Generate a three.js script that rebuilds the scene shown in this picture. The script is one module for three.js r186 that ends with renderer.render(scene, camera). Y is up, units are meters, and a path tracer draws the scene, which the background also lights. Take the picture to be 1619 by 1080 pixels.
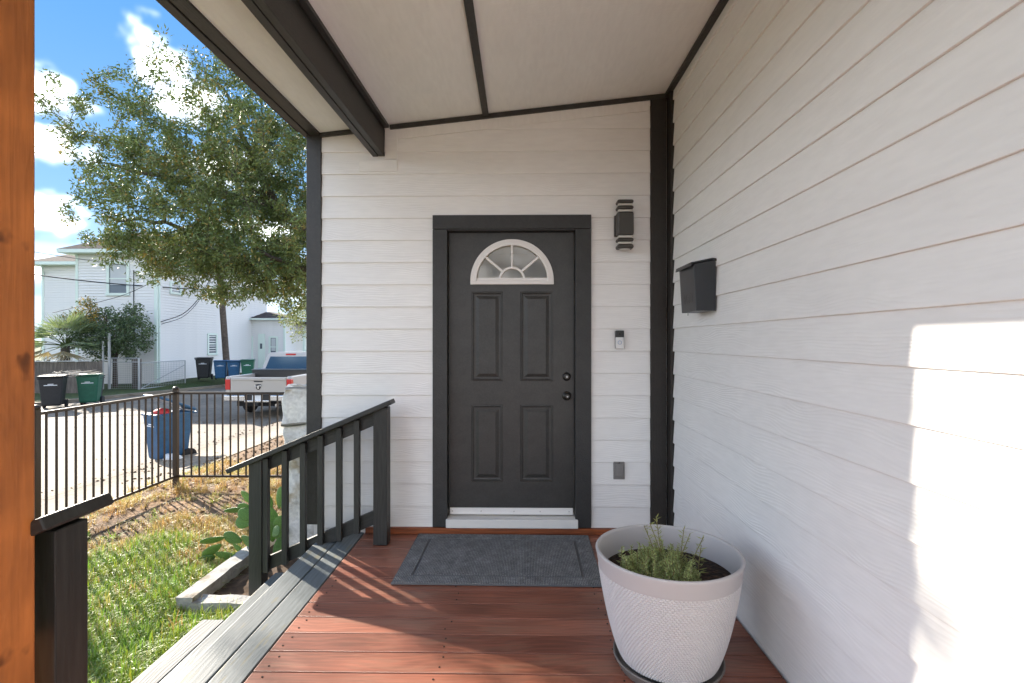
import * as THREE from 'three';
import { RoundedBoxGeometry } from 'three/addons/geometries/RoundedBoxGeometry.js';
import { mergeGeometries, mergeVertices, toCreasedNormals } from 'three/addons/utils/BufferGeometryUtils.js';
import { FontLoader } from 'three/addons/loaders/FontLoader.js';
import { TextGeometry } from 'three/addons/geometries/TextGeometry.js';

// ------------------------------------------------------------------ camera, sky, sun, exposure
const scene = new THREE.Scene();
const camera = new THREE.PerspectiveCamera(67.44, 1024 / 683, 0.05, 900);
camera.position.set(0, 1.384, 0);
camera.rotation.y = THREE.MathUtils.degToRad(0.885);
const renderer = new THREE.WebGLRenderer({ antialias: true });
renderer.toneMapping = THREE.LinearToneMapping;
renderer.toneMappingExposure = 8.2;
renderer.shadowMap.enabled = true;
renderer.setSize(1024, 683);

const SUN = new THREE.Vector3(-0.698, 0.384, -0.605).normalize();
const sun = new THREE.DirectionalLight(new THREE.Color(1.0, 0.9, 0.77), 2.0);
sun.target.position.set(-2, 0, -3); sun.position.copy(SUN).multiplyScalar(40).add(sun.target.position);
sun.castShadow = true; sun.shadow.radius = 1; sun.shadow.mapSize.set(4096, 4096);
Object.assign(sun.shadow.camera, { left: -30, right: 30, top: 30, bottom: -30, near: 1, far: 120 });
scene.add(sun, sun.target);

// deterministic random + tileable value noise
function rng(seed) { let s = seed >>> 0; return () => { s = (s + 0x6D2B79F5) | 0; let t = Math.imul(s ^ (s >>> 15), 1 | s); t = (t + Math.imul(t ^ (t >>> 7), 61 | t)) ^ t; return ((t ^ (t >>> 14)) >>> 0) / 4294967296; }; }
const R = rng(7);
const rr = (a, b, f = R) => a + (b - a) * f();
const HT = new Float32Array(65536); { const f = rng(99); for (let i = 0; i < 65536; i++) HT[i] = f(); }
const hsh = (x, y) => HT[((x * 73 + y * 1571 + ((x * y) & 255) * 37) & 65535)];
const md = (a, n) => ((a % n) + n) % n;
function vn(x, y, px = 1e6, py = 1e6) {   // value noise, periodic px x py cells
  const xi = Math.floor(x), yi = Math.floor(y), fx = x - xi, fy = y - yi, u = fx * fx * (3 - 2 * fx), v = fy * fy * (3 - 2 * fy);
  const x0 = md(xi, px), x1 = md(xi + 1, px), y0 = md(yi, py), y1 = md(yi + 1, py);
  const a = hsh(x0, y0), b = hsh(x1, y0), c = hsh(x0, y1), d = hsh(x1, y1);
  return a + (b - a) * u + (c - a) * v + (a - b - c + d) * u * v;
}
function fbm(x, y, o, px = 1e6, py = 1e6) { let s = 0, a = 0.5, t = 0; for (let i = 0; i < o; i++) { s += a * vn(x, y, px, py); t += a; a *= 0.5; x *= 2; y *= 2; px *= 2; py *= 2; } return s / t; }
function n3(x, y, z) { return (vn(x + 17.3 * Math.floor(z), y + 31.7 * Math.floor(z)) * (1 - (z - Math.floor(z))) + vn(x + 17.3 * (Math.floor(z) + 1), y + 31.7 * (Math.floor(z) + 1)) * (z - Math.floor(z))); }
function fbm3(x, y, z, o) { let s = 0, a = 0.5, t = 0; for (let i = 0; i < o; i++) { s += a * n3(x, y, z); t += a; a *= 0.5; x *= 2.03; y *= 2.03; z *= 2.03; } return s / t; }
const clamp = (v, a = 0, b = 1) => Math.min(b, Math.max(a, v));
const sst = (a, b, v) => { const t = clamp((v - a) / (b - a)); return t * t * (3 - 2 * t); };
const lerp = (a, b, t) => a + (b - a) * t;

{ // computed sky: clear blue with scattered cumulus
  const W = 1536, H = 768, d = new Float32Array(W * H * 4), f = rng(5);
  const blobs = [[-42.8, 19.5, 3.4, 3.0], [-44.5, 16, 3.4, 2.2], [-36.3, 23.8, 2.7, 2.8], [-33.5, 21, 3.4, 2.5], [-30, 16.5, 3.4, 2.2], [-43.5, 10, 2.8, 1.8], [-42, 6, 4.5, 1.5], [-27, 11, 5, 2]];
  for (let i = 0; i < 120; i++) { const az = rr(-180, 180, f), el = 5 + 50 * Math.pow(f(), 1.7); if (az > -50 && az < -20 && el < 45) continue; blobs.push([az, el, rr(5, 12, f), rr(2.6, 5.5, f)]); }
  for (let j = 0; j < H; j++) { const th = (0.5 - (j + 0.5) / H) * Math.PI, el = th * 180 / Math.PI, ct = Math.cos(th), row = blobs.map(([ba, be, ra, re]) => [ba, (el - be) / (el < be ? re * 0.7 : re), ct / ra, (be - el) / re]).filter((q) => Math.abs(q[1]) < 2.1);
   for (let i = 0; i < W; i++) {
    const ph = ((i + 0.5) / W - 0.5) * 2 * Math.PI;
    const h = Math.pow(clamp(1 - Math.max(el, 0) / 90), 5.5);
    let r = lerp(0.011, 0.095, h), g = lerp(0.047, 0.145, h), b = lerp(0.122, 0.19, h);
    if (el > -1 && el < 66) {
      const dx = Math.cos(th) * Math.cos(ph), dy = Math.sin(th), dz = Math.cos(th) * Math.sin(ph), az = Math.atan2(dx, -dz) * 180 / Math.PI;
      let q = 9, low = 0;
      for (const B of row) { let da = Math.abs(az - B[0]); if (da > 180) da = 360 - da; da *= B[2]; if (da > 2.1) continue; const u = Math.sqrt(da * da + B[1] * B[1]); if (u < q) { q = u; low = B[3]; } }
      let k = 0.3 * sst(12, 1, el), cl = 0.3;
      if (q < 2.1) {
        const nz = fbm3(dx * 11 + 40, dz * 11 + 40, dy * 15 + 9, 3), n2 = fbm3(dx * 46 + 70, dz * 46 + 70, dy * 60 + 3, 4);
        const v = 1 - q + (nz - 0.5) * 1.7 + (n2 - 0.5) * 1.25;
        const c = sst(-0.08, 0.75, v); cl = lerp(0.7, 0.13, clamp(0.25 + low * 0.6 + (0.5 - n2) * 2.2)); k = Math.max(k, c * 0.97);
      }
      r = lerp(r, cl * 0.98, k); g = lerp(g, cl, k); b = lerp(b, cl * 1.03, k);
    }
    if (el < -1) { r = 0.2; g = 0.19; b = 0.16; }
    const o = ((H - 1 - j) * W + i) * 4; d[o] = r; d[o + 1] = g; d[o + 2] = b; d[o + 3] = 1;
  } }
  const t = new THREE.DataTexture(d, W, H, THREE.RGBAFormat, THREE.FloatType);
  t.mapping = THREE.EquirectangularReflectionMapping; t.magFilter = t.minFilter = THREE.LinearFilter; t.needsUpdate = true;
  scene.background = t; scene.environment = t;
}

// ------------------------------------------------------------------ helpers
const names = {};
function numbered(n) { const k = (names[n] = (names[n] ?? -1) + 1); return k ? `${n}_${String(k).padStart(3, '0')}` : n; }
function obj(name, g, m, parent) {
  if (Array.isArray(g)) g = g.length === 1 ? g[0] : mergeGeometries(g.map((q) => { q = q.index ? q.toNonIndexed() : q; for (const a of Object.keys(q.attributes)) if (!['position', 'normal', 'uv'].includes(a)) q.deleteAttribute(a); return q; }));
  const o = new THREE.Mesh(g, m); o.castShadow = o.receiveShadow = true;
  o.name = parent ? name : numbered(name); (parent ?? scene).add(o); return o;
}
function tag(o, label, category, group) { Object.assign(o.userData, { label, category }); if (group) o.userData.group = group; return o; }
function thing(name, label, category, p = [0, 0, 0], turn = 0, group) { const o = new THREE.Group(); o.name = numbered(name); o.position.set(...p); o.rotation.y = turn; scene.add(o); return tag(o, label, category, group); }
function sub(name, parent, p = [0, 0, 0]) { const o = new THREE.Group(); o.name = name; o.position.set(...p); parent.add(o); return o; }
function structure(o) { o.userData.kind = 'structure'; return o; }
const V = (x, y, z) => new THREE.Vector3(x, y, z);
// uv in metres: u along the grain axis, v across
function grainUV(g, axis = 'x', ou = 0, ov = 0) {
  const p = g.attributes.position, n = g.attributes.normal, uv = new Float32Array(p.count * 2);
  for (let i = 0; i < p.count; i++) {
    const c = { x: p.getX(i), y: p.getY(i), z: p.getZ(i) }, a = { x: Math.abs(n.getX(i)), y: Math.abs(n.getY(i)), z: Math.abs(n.getZ(i)) };
    const others = ['x', 'y', 'z'].filter((k) => k !== axis);
    let u = c[axis], v = a[others[0]] > a[others[1]] ? c[others[1]] : c[others[0]];
    if (a[axis] > 0.9) { u = c[others[0]]; v = c[others[1]]; }
    uv[2 * i] = u + ou; uv[2 * i + 1] = v + ov;
  }
  g.setAttribute('uv', new THREE.BufferAttribute(uv, 2)); return g;
}
// box from min to max corner with softened edges
function bx(x0, x1, y0, y1, z0, z1, r = 0.003, axis = 'x', ou = 0, ov = 0) {
  const w = Math.abs(x1 - x0), h = Math.abs(y1 - y0), d = Math.abs(z1 - z0);
  const g = r > 0 ? new RoundedBoxGeometry(w, h, d, 1, Math.min(r, w / 2.1, h / 2.1, d / 2.1)) : new THREE.BoxGeometry(w, h, d).toNonIndexed();
  g.translate((x0 + x1) / 2, (y0 + y1) / 2, (z0 + z1) / 2); return grainUV(g, axis, ou, ov);
}
// straight bar with rectangular section between two points
function bar(a, b, w, h, r = 0.003, ou = 0) {
  const d = V(...b).sub(V(...a)), L = d.length(); const g = r > 0 ? new RoundedBoxGeometry(L, h, w, 1, Math.min(r, w / 2.1, h / 2.1)) : new THREE.BoxGeometry(L, h, w).toNonIndexed(); grainUV(g, 'x', ou, ou * 0.37);
  const x = d.clone().normalize(), up = Math.abs(x.y) > 0.95 ? V(0, 0, 1) : V(0, 1, 0), z = V().crossVectors(x, up).normalize(), y = V().crossVectors(z, x);
  g.applyMatrix4(new THREE.Matrix4().makeBasis(x, y, z).setPosition((a[0] + b[0]) / 2, (a[1] + b[1]) / 2, (a[2] + b[2]) / 2)); return g;
}
function rod(a, b, r0, r1 = r0, seg = 8) {
  const d = V(...b).sub(V(...a)), L = d.length(), g = new THREE.CylinderGeometry(r1, r0, L, seg);
  g.applyQuaternion(new THREE.Quaternion().setFromUnitVectors(V(0, 1, 0), d.normalize())); g.translate((a[0] + b[0]) / 2, (a[1] + b[1]) / 2, (a[2] + b[2]) / 2); return g;
}
function tube(pts, r, seg = 24, rad = 6) { return new THREE.TubeGeometry(new THREE.CatmullRomCurve3(pts.map((p) => V(...p))), seg, r, rad); }
// profile (p,q)[] swept from a0 to a1, map(p,q,a) -> [x,y,z]
function sweep(prof, a0, a1, map, ou = 0, ov = 0) {
  const P = [], U = [], n = prof.length; let acc = 0;
  const put = (i, a, u, v) => { P.push(...map(prof[i][0], prof[i][1], a)); U.push(u, v); };
  for (let i = 0; i < n; i++) {
    const j = (i + 1) % n, l = Math.hypot(prof[j][0] - prof[i][0], prof[j][1] - prof[i][1]);
    put(i, a0, a0 + ou, acc + ov); put(i, a1, a1 + ou, acc + ov); put(j, a1, a1 + ou, acc + l + ov);
    put(i, a0, a0 + ou, acc + ov); put(j, a1, a1 + ou, acc + l + ov); put(j, a0, a0 + ou, acc + l + ov); acc += l;
  }
  for (const a of [a0, a1]) for (let i = 1; i < n - 1; i++) for (const k of a === a0 ? [0, i, i + 1] : [0, i + 1, i]) put(k, a, prof[k][0], prof[k][1]);
  const g = new THREE.BufferGeometry(); g.setAttribute('position', new THREE.Float32BufferAttribute(P, 3)); g.setAttribute('uv', new THREE.Float32BufferAttribute(U, 2)); g.computeVertexNormals(); return g;
}

// ------------------------------------------------------------------ textures (u, v in metres; each covers su x sv metres)
function tex(W, H, su, sv, fn, color = true) {
  const d = new Uint8Array(W * H * 4);
  for (let j = 0; j < H; j++) for (let i = 0; i < W; i++) { const c = fn(i / W, j / H), o = (j * W + i) * 4; if (color) { d[o] = 255 * clamp(c[0]); d[o + 1] = 255 * clamp(c[1]); d[o + 2] = 255 * clamp(c[2]); } else d[o] = d[o + 1] = d[o + 2] = 255 * clamp(c); d[o + 3] = 255; }
  const t = new THREE.DataTexture(d, W, H); t.wrapS = t.wrapT = THREE.RepeatWrapping; t.magFilter = THREE.LinearFilter; t.minFilter = THREE.LinearMipmapLinearFilter; t.generateMipmaps = true; t.repeat.set(1 / su, 1 / sv);
  if (color) t.colorSpace = THREE.SRGBColorSpace; t.needsUpdate = true; return t;
}
const grainH = (u, v, nu, nv, freq) => {          // wood grain relief along u, 0..1
  const w = fbm(u * nu, v * nv, 3, nu, nv), c = fbm(u * nu * 2 + 3, v * nv * 0.5, 2, nu * 2, Math.max(1, nv / 2)); const s = (v * freq + w * 5.5 + c * 2.4); const f = s - Math.floor(s);
  return 0.62 * Math.pow(Math.abs(2 * f - 1), 1.6) + 0.38 * fbm(u * nu * 6, v * nv * 26, 2, nu * 6, nv * 26);
};
const T = {};
T.sidingBump = tex(2048, 512, 2.6, 0.66, (u, v) => lerp(0.45, grainH(u, v, 5, 6, 44), 0.22 + 0.78 * sst(0.4, 0.62, fbm(u * 7 + 3, v * 9 + 5, 3, 7, 9))), false);
T.siding = tex(512, 256, 2.9, 1.3, (u, v) => { const n = fbm(u * 6, v * 8, 4, 6, 8), s = fbm(u * 40, v * 90, 2, 40, 90); const k = 0.965 + 0.035 * (n - 0.5) + 0.03 * (s - 0.5); return [k, k, k - 0.003]; });
T.wood = tex(1024, 512, 2.3, 0.72, (u, v) => { const g = grainH(u, v, 4, 5, 30), f = fbm(u * 24, v * 150, 3, 24, 150), p = fbm(u * 5, v * 7, 4, 5, 7); const k = 0.62 + 0.16 * g + 0.26 * f + 0.34 * (p - 0.5); return [k, k, k]; });
T.woodBump = tex(1024, 512, 2.3, 0.72, (u, v) => 0.5 * grainH(u, v, 4, 5, 30) + 0.5 * fbm(u * 24, v * 150, 3, 24, 150), false);
T.deck = tex(1024, 512, 2.7, 1.15, (u, v) => {
  const g = grainH(u, v, 4, 7, 46), f = fbm(u * 20, v * 200, 3, 20, 200), p = fbm(u * 6, v * 9, 5, 6, 9), q = fbm(u * 14 + 7, v * 30, 4, 14, 30);
  const worn = 0.12 + sst(0.48, 0.68, q) * 0.62, k = 0.74 + 0.14 * (g - 0.4) + 0.22 * (f - 0.5) + 0.3 * (p - 0.5);
  return [lerp(k, 0.86, worn * 0.5), lerp(k * 0.98, 0.86, worn), lerp(k * 0.98, 0.88, worn)];
});
T.greyDeck = tex(1024, 512, 2.4, 0.9, (u, v) => {
  const g = grainH(u, v, 3, 6, 34), f = fbm(u * 16, v * 190, 3, 16, 190), p = fbm(u * 7, v * 8, 5, 7, 8), bare = sst(0.66, 0.76, fbm(u * 18 + 5, v * 40 + 9, 4, 18, 40)); const k = 0.8 + 0.1 * (g - 0.4) + 0.16 * (f - 0.5) + 0.16 * (p - 0.5);
  return [lerp(k, 0.9, bare * 0.7), lerp(k, 0.82, bare * 0.7), lerp(k, 0.68, bare * 0.7)];
});
T.ceilBump = tex(512, 512, 0.9, 0.9, (u, v) => 0.6 * fbm(u * 120, v * 16, 3, 120, 16) + 0.4 * fbm(u * 60, v * 60, 3, 60, 60), false);
T.speck = tex(512, 512, 0.5, 0.5, (u, v) => { const k = 0.86 + 0.2 * (fbm(u * 60, v * 60, 3, 60, 60) - 0.5) + 0.16 * (fbm(u * 7, v * 7, 3, 7, 7) - 0.5); return [k, k, k]; });
T.speckBump = tex(512, 512, 0.3, 0.3, (u, v) => fbm(u * 70, v * 70, 3, 70, 70), false);
T.stuccoBump = tex(512, 512, 0.8, 0.8, (u, v) => 0.6 * fbm(u * 12, v * 12, 5, 12, 12) + 0.4 * fbm(u * 60, v * 60, 2, 60, 60), false);
T.stone = tex(512, 512, 0.9, 0.9, (u, v) => { const p = fbm(u * 7, v * 7, 5, 7, 7), q = fbm(u * 40, v * 40, 2, 40, 40), st = sst(0.56, 0.75, fbm(u * 5 + 3, v * 5, 5, 5, 5)); const k = 0.8 + 0.3 * (p - 0.5) + 0.14 * (q - 0.5); return [k - st * 0.16, k - st * 0.2, k - st * 0.27]; });
T.street = tex(1024, 1024, 9, 9, (u, v) => { const p = fbm(u * 6, v * 6, 5, 6, 6), q = fbm(u * 200, v * 200, 2, 200, 200), cr = Math.abs(fbm(u * 5 + 2, v * 5, 5, 5, 5) - 0.5) < 0.005 ? 0.82 : 1; const k = (0.82 + 0.3 * (p - 0.5) + 0.24 * (q - 0.5)) * cr; return [k, k * 0.985, k * 0.955]; });
T.dirt = tex(1024, 1024, 3.2, 3.2, (u, v) => { const p = fbm(u * 8, v * 8, 5, 8, 8), q = fbm(u * 90, v * 90, 3, 90, 90), l = sst(0.62, 0.72, fbm(u * 70 + 5, v * 70, 3, 70, 70)); const k = 0.6 + 0.5 * (p - 0.5) + 0.5 * (q - 0.5); return [lerp(k, 0.62, l), lerp(k * 0.86, 0.5, l), lerp(k * 0.7, 0.34, l)]; });
T.lawn = tex(512, 512, 3, 3, (u, v) => { const p = fbm(u * 8, v * 8, 4, 8, 8), q = fbm(u * 90, v * 90, 2, 90, 90); const k = 0.6 + 0.5 * (q - 0.5); return [k * lerp(0.75, 1.1, p), k, k * 0.5]; });
T.mat = tex(1024, 1024, 0.384, 0.384, (u, v) => { const a = Math.abs(Math.sin(u * Math.PI * 40)), b = Math.abs(Math.sin(v * Math.PI * 48 + (Math.floor(u * 40) % 2) * 1.57)); const k = 0.45 + 0.35 * a * (0.6 + 0.4 * b) + 0.35 * (fbm(u * 90, v * 90, 2, 90, 90) - 0.5) + 0.25 * (fbm(u * 9, v * 9, 3, 9, 9) - 0.5); return [k, k, k]; });
T.matBump = tex(1024, 1024, 0.384, 0.384, (u, v) => Math.abs(Math.sin(u * Math.PI * 40)) * (0.6 + 0.4 * Math.abs(Math.sin(v * Math.PI * 48 + (Math.floor(u * 40) % 2) * 1.57))), false);
T.shingle = tex(512, 512, 2.2, 2.2, (u, v) => { const k = 0.55 + 0.6 * (fbm(u * 16, v * 60, 3, 16, 60) - 0.5) + 0.3 * (fbm(u * 90, v * 90, 2, 90, 90) - 0.5); return [k, k * 0.95, k * 0.93]; });
T.stain = tex(512, 512, 0.9, 0.9, (u, v) => { const f = fbm(u * 10, v * 70, 3, 10, 70), p = fbm(u * 6, v * 6, 5, 6, 6), kn = sst(0.7, 0.82, fbm(u * 9 + 4, v * 12, 4, 9, 12)); const k = 0.84 + 0.16 * (f - 0.5) + 0.34 * (p - 0.5) - 0.3 * kn; return [k + 0.04, k, k - 0.03]; });
T.areole = tex(256, 256, 0.6, 0.6, (u, v) => { const a = (u * 9 + (Math.floor(v * 12) % 2) * 0.5) % 1 - 0.5, b = (v * 12) % 1 - 0.5, dt = sst(0.2, 0.1, Math.hypot(a, b)), k = 0.82 + 0.36 * (fbm(u * 8, v * 8, 4, 8, 8) - 0.5); return [lerp(k, 0.95, dt), lerp(k, 0.9, dt), lerp(k, 0.9, dt)]; });
T.soil = tex(256, 256, 0.4, 0.4, (u, v) => { const k = 0.5 + 0.9 * (fbm(u * 30, v * 30, 4, 30, 30) - 0.5); return [k, k * 0.85, k * 0.7]; });

const C = (r, g, b) => new THREE.Color().setRGB(r, g, b);
const std = (o) => new THREE.MeshStandardMaterial(o), phy = (o) => new THREE.MeshPhysicalMaterial(o);
const M = {
  siding: std({ color: C(0.87, 0.86, 0.84), map: T.siding, bumpMap: T.sidingBump, bumpScale: 0.0011, roughness: 0.55 }),
  whiteTrim: std({ color: C(0.86, 0.845, 0.82), map: T.siding, bumpMap: T.sidingBump, bumpScale: 0.0006, roughness: 0.55 }),
  ceiling: std({ color: C(0.88, 0.875, 0.86), map: T.siding, bumpMap: T.ceilBump, bumpScale: 0.0012, roughness: 0.7 }),
  charcoal: std({ color: C(0.046, 0.043, 0.038), map: T.speck, bumpMap: T.woodBump, bumpScale: 0.0008, roughness: 0.5 }),
  casing: std({ color: C(0.036, 0.036, 0.035), map: T.speck, bumpMap: T.speckBump, bumpScale: 0.0014, roughness: 0.48 }),
  door: std({ color: C(0.05, 0.048, 0.044), map: T.speck, bumpMap: T.speckBump, bumpScale: 0.0002, roughness: 0.42 }),
  brownTrim: std({ color: C(0.032, 0.026, 0.021), map: T.speck, bumpMap: T.woodBump, bumpScale: 0.001, roughness: 0.6 }),
  rail: std({ color: C(0.036, 0.0365, 0.033), map: T.wood, bumpMap: T.woodBump, bumpScale: 0.001, roughness: 0.5 }),
  deck: [0, 1, 2, 3].map((i) => std({ color: [C(0.44, 0.16, 0.095), C(0.39, 0.135, 0.082), C(0.48, 0.185, 0.112), C(0.42, 0.152, 0.09)][i], map: T.deck, bumpMap: T.woodBump, bumpScale: 0.0008, roughness: 0.4 })),
  grey: std({ color: C(0.21, 0.24, 0.245), map: T.greyDeck, bumpMap: T.woodBump, bumpScale: 0.0005, roughness: 0.42 }),
  greyWorn: std({ color: C(0.24, 0.25, 0.24), map: T.wood, bumpMap: T.woodBump, bumpScale: 0.002, roughness: 0.7 }),
  orange: std({ color: C(0.54, 0.2, 0.05), map: T.stain, bumpMap: T.woodBump, bumpScale: 0.001, roughness: 0.5 }),
  redTrim: std({ color: C(0.34, 0.09, 0.025), map: T.wood, bumpMap: T.woodBump, bumpScale: 0.001, roughness: 0.5 }),
  whitePaint: std({ color: C(0.78, 0.755, 0.72), roughness: 0.45 }),
  glass: phy({ color: C(0.94, 0.96, 0.95), transmission: 1, thickness: 0, roughness: 0.02, ior: 1.5 }),
  bronze: std({ color: C(0.03, 0.028, 0.025), roughness: 0.3, metalness: 0.6 }),
  steel: std({ color: C(0.5, 0.49, 0.47), roughness: 0.35, metalness: 0.9 }),
  alu: std({ color: C(0.72, 0.7, 0.66), roughness: 0.5, bumpMap: T.speckBump, bumpScale: 0.0006 }),
  silver: std({ color: C(0.62, 0.62, 0.62), roughness: 0.35, metalness: 0.3 }),
  blackPlastic: std({ color: C(0.018, 0.018, 0.019), roughness: 0.35 }),
  rubber: std({ color: C(0.02, 0.02, 0.021), roughness: 0.85 }),
  lampBody: std({ color: C(0.05, 0.046, 0.04), roughness: 0.45 }),
  frost: std({ color: C(0.6, 0.58, 0.53), roughness: 0.3 }),
  mailbox: std({ color: C(0.035, 0.038, 0.042), roughness: 0.38, metalness: 0.3, bumpMap: T.speckBump, bumpScale: 0.0002 }),
  outlet: std({ color: C(0.2, 0.19, 0.18), roughness: 0.5 }),
  mat: std({ color: C(0.4, 0.4, 0.4), map: T.mat, bumpMap: T.matBump, bumpScale: 0.003, roughness: 0.95 }),
  matDark: std({ color: C(0.12, 0.12, 0.122), roughness: 0.95 }),
  pot: std({ color: C(0.45, 0.43, 0.425), roughness: 0.6 }),
  potWeave: std({ color: C(0.55, 0.525, 0.515), roughness: 0.55 }),
  saucer: std({ color: C(0.16, 0.145, 0.13), roughness: 0.6 }),
  soil: std({ color: C(0.1, 0.075, 0.06), map: T.soil, bumpMap: T.stuccoBump, bumpScale: 0.01, roughness: 1 }),
  concrete: std({ color: C(0.62, 0.6, 0.55), map: T.stone, bumpMap: T.stuccoBump, bumpScale: 0.006, roughness: 0.9 }),
  stone: std({ color: C(1.0, 0.96, 0.89), map: T.stone, bumpMap: T.stuccoBump, bumpScale: 0.012, roughness: 0.9 }),
  street: std({ color: C(0.26, 0.222, 0.178), map: T.street, roughness: 0.85 }),
  walk: std({ color: C(0.34, 0.29, 0.23), map: T.street, roughness: 0.9 }),
  dirt: std({ color: C(0.54, 0.455, 0.365), map: T.dirt, bumpMap: T.stuccoBump, bumpScale: 0.02, roughness: 1 }),
  mulch: std({ color: C(0.2, 0.16, 0.13), map: T.dirt, roughness: 1 }),
  lawn: std({ color: C(0.13, 0.17, 0.07), map: T.lawn, roughness: 1 }),
  fenceMetal: std({ color: C(0.04, 0.027, 0.018), roughness: 0.42, metalness: 0.25 }),
  galv: std({ color: C(0.4, 0.41, 0.41), roughness: 0.45, metalness: 0.6 }),
  farWhite: std({ color: C(0.8, 0.79, 0.77), roughness: 0.7, map: T.siding }),
  farTrim: std({ color: C(0.68, 0.77, 0.69), roughness: 0.7 }),
  farGlass: std({ color: C(0.12, 0.14, 0.16), roughness: 0.12, metalness: 0.2 }),
  curtain: std({ color: C(0.5, 0.52, 0.52), roughness: 0.9 }),
  roof: std({ color: C(0.15, 0.115, 0.105), map: T.shingle, roughness: 0.95 }),
  oldWood: std({ color: C(0.2, 0.165, 0.135), map: T.wood, roughness: 0.9 }),
  pole: std({ color: C(0.16, 0.12, 0.09), map: T.wood, bumpMap: T.woodBump, bumpScale: 0.004, roughness: 0.95 }),
  bark: std({ color: C(0.14, 0.11, 0.085), map: T.wood, bumpMap: T.stuccoBump, bumpScale: 0.012, roughness: 1 }),
  cable: std({ color: C(0.02, 0.02, 0.022), roughness: 0.7 }),
  leaf: phy({ color: 0xffffff, vertexColors: true, transmission: 0.42, thickness: 0, roughness: 0.85, side: THREE.DoubleSide }),
  gloss: phy({ color: 0xffffff, vertexColors: true, transmission: 0.32, thickness: 0, roughness: 0.6, side: THREE.DoubleSide }),
  cactus: [C(0.2, 0.42, 0.06), C(0.25, 0.48, 0.08), C(0.17, 0.36, 0.07)].map((c) => phy({ color: c, roughness: 0.6, transmission: 0.25, thickness: 0, map: T.areole, bumpMap: T.stuccoBump, bumpScale: 0.004 })),
  truck: phy({ color: C(0.45, 0.42, 0.38), roughness: 0.35, clearcoat: 0.8, clearcoatRoughness: 0.12 }),
  chrome: std({ color: C(0.72, 0.71, 0.69), roughness: 0.22, metalness: 0.85 }),
  redLens: phy({ color: C(0.55, 0.02, 0.02), roughness: 0.15, clearcoat: 1 }),
  tint: std({ color: C(0.05, 0.09, 0.12), roughness: 0.06, metalness: 0.35 }),
  interior: std({ color: C(0.74, 0.64, 0.52), roughness: 0.9, side: THREE.DoubleSide }),
};

// ------------------------------------------------------------------ terrain
const streetY = (z) => -0.80 - 0.0095 * (-z - 6);
const farKerbX = (z) => -16.64 + (-z - 20.27) * 0.199;
const lawnY = (z) => z > -19 ? -0.9 : z > -27 ? lerp(-0.9, -0.62, (-z - 19) / 8) : -0.62;
function yardY(x, z) {                       // yard by the porch, falling to the near kerb at x = -6.2
  const b = 0.03 * (fbm(x * 1.3 + 20, z * 1.3 + 20, 3) - 0.5);
  if (x > -4.1) return -0.43 + b; if (x < -6.2) return streetY(z) + 0.12; return lerp(-0.43 + b, streetY(z) + 0.12, sst(0, 1, (-4.1 - x) / 2.1));
}
function sheet(x0, x1, z0, z1, nx, nz, fy, pw = 1) {
  const P = [], U = [], I = [];
  for (let j = 0; j <= nz; j++) for (let i = 0; i <= nx; i++) { const z = lerp(z0, z1, j / nz), xa = typeof x0 === 'function' ? x0(z) : x0, xb = typeof x1 === 'function' ? x1(z) : x1, x = lerp(xb, xa, Math.pow(1 - i / nx, pw)); P.push(x, fy(x, z), z); U.push(x, z); }
  for (let j = 0; j < nz; j++) for (let i = 0; i < nx; i++) { const a = j * (nx + 1) + i, b = a + 1, c = a + nx + 1, d = c + 1; I.push(a, b, c, b, d, c); }
  const g = new THREE.BufferGeometry(); g.setAttribute('position', new THREE.Float32BufferAttribute(P, 3)); g.setAttribute('uv', new THREE.Float32BufferAttribute(U, 2)); g.setIndex(I); g.computeVertexNormals(); return g;
}
structure(obj('ground', sheet(-400, 400, 400, -400, 4, 4, () => -1.35), M.lawn));
structure(obj('yard_ground', sheet(-6.2, 14, 14, -40, 90, 130, yardY), M.dirt));
structure(obj('sidewalk', sheet(-6.21, -4.72, 14, -40, 30, 130, (x, z) => yardY(x, z) + 0.012), M.walk));
structure(obj('street', sheet((z) => farKerbX(Math.min(z, -6)), -6.38, 40, -90, 10, 40, (x, z) => z < -50 ? streetY(-50) : streetY(z)), M.street));
structure(obj('lawn', sheet(-60, (z) => farKerbX(z) - 0.14, 40, -90, 30, 60, (x, z) => lerp(streetY(Math.max(z, -50)) + 0.118, lawnY(z) + 0.05 * (fbm(x + 50, z + 90, 3) - 0.5), sst(0, 1.6, farKerbX(z) - 0.14 - x)), 2.4), M.lawn));
{ // kerbs
  structure(obj('kerb', sweep([[0, -0.3], [0.18, -0.3], [0.18, 0.115], [0.165, 0.13], [0.015, 0.13], [0, 0.115]], 40, -50, (p, q, a) => [-6.39 + p, streetY(a) + q, a]), M.walk));
  const gs = []; for (let z = 20; z > -50; z -= 5) gs.push(sweep([[0, -0.3], [0.16, -0.3], [0.16, 0.13], [0, 0.13]], 0, 1, (p, q, a) => { const zz = z - 5 * a; return [farKerbX(Math.min(zz, -6)) - 0.15 + p, streetY(zz) + q, zz]; }));
  structure(obj('kerb', gs, M.walk));
}

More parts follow.
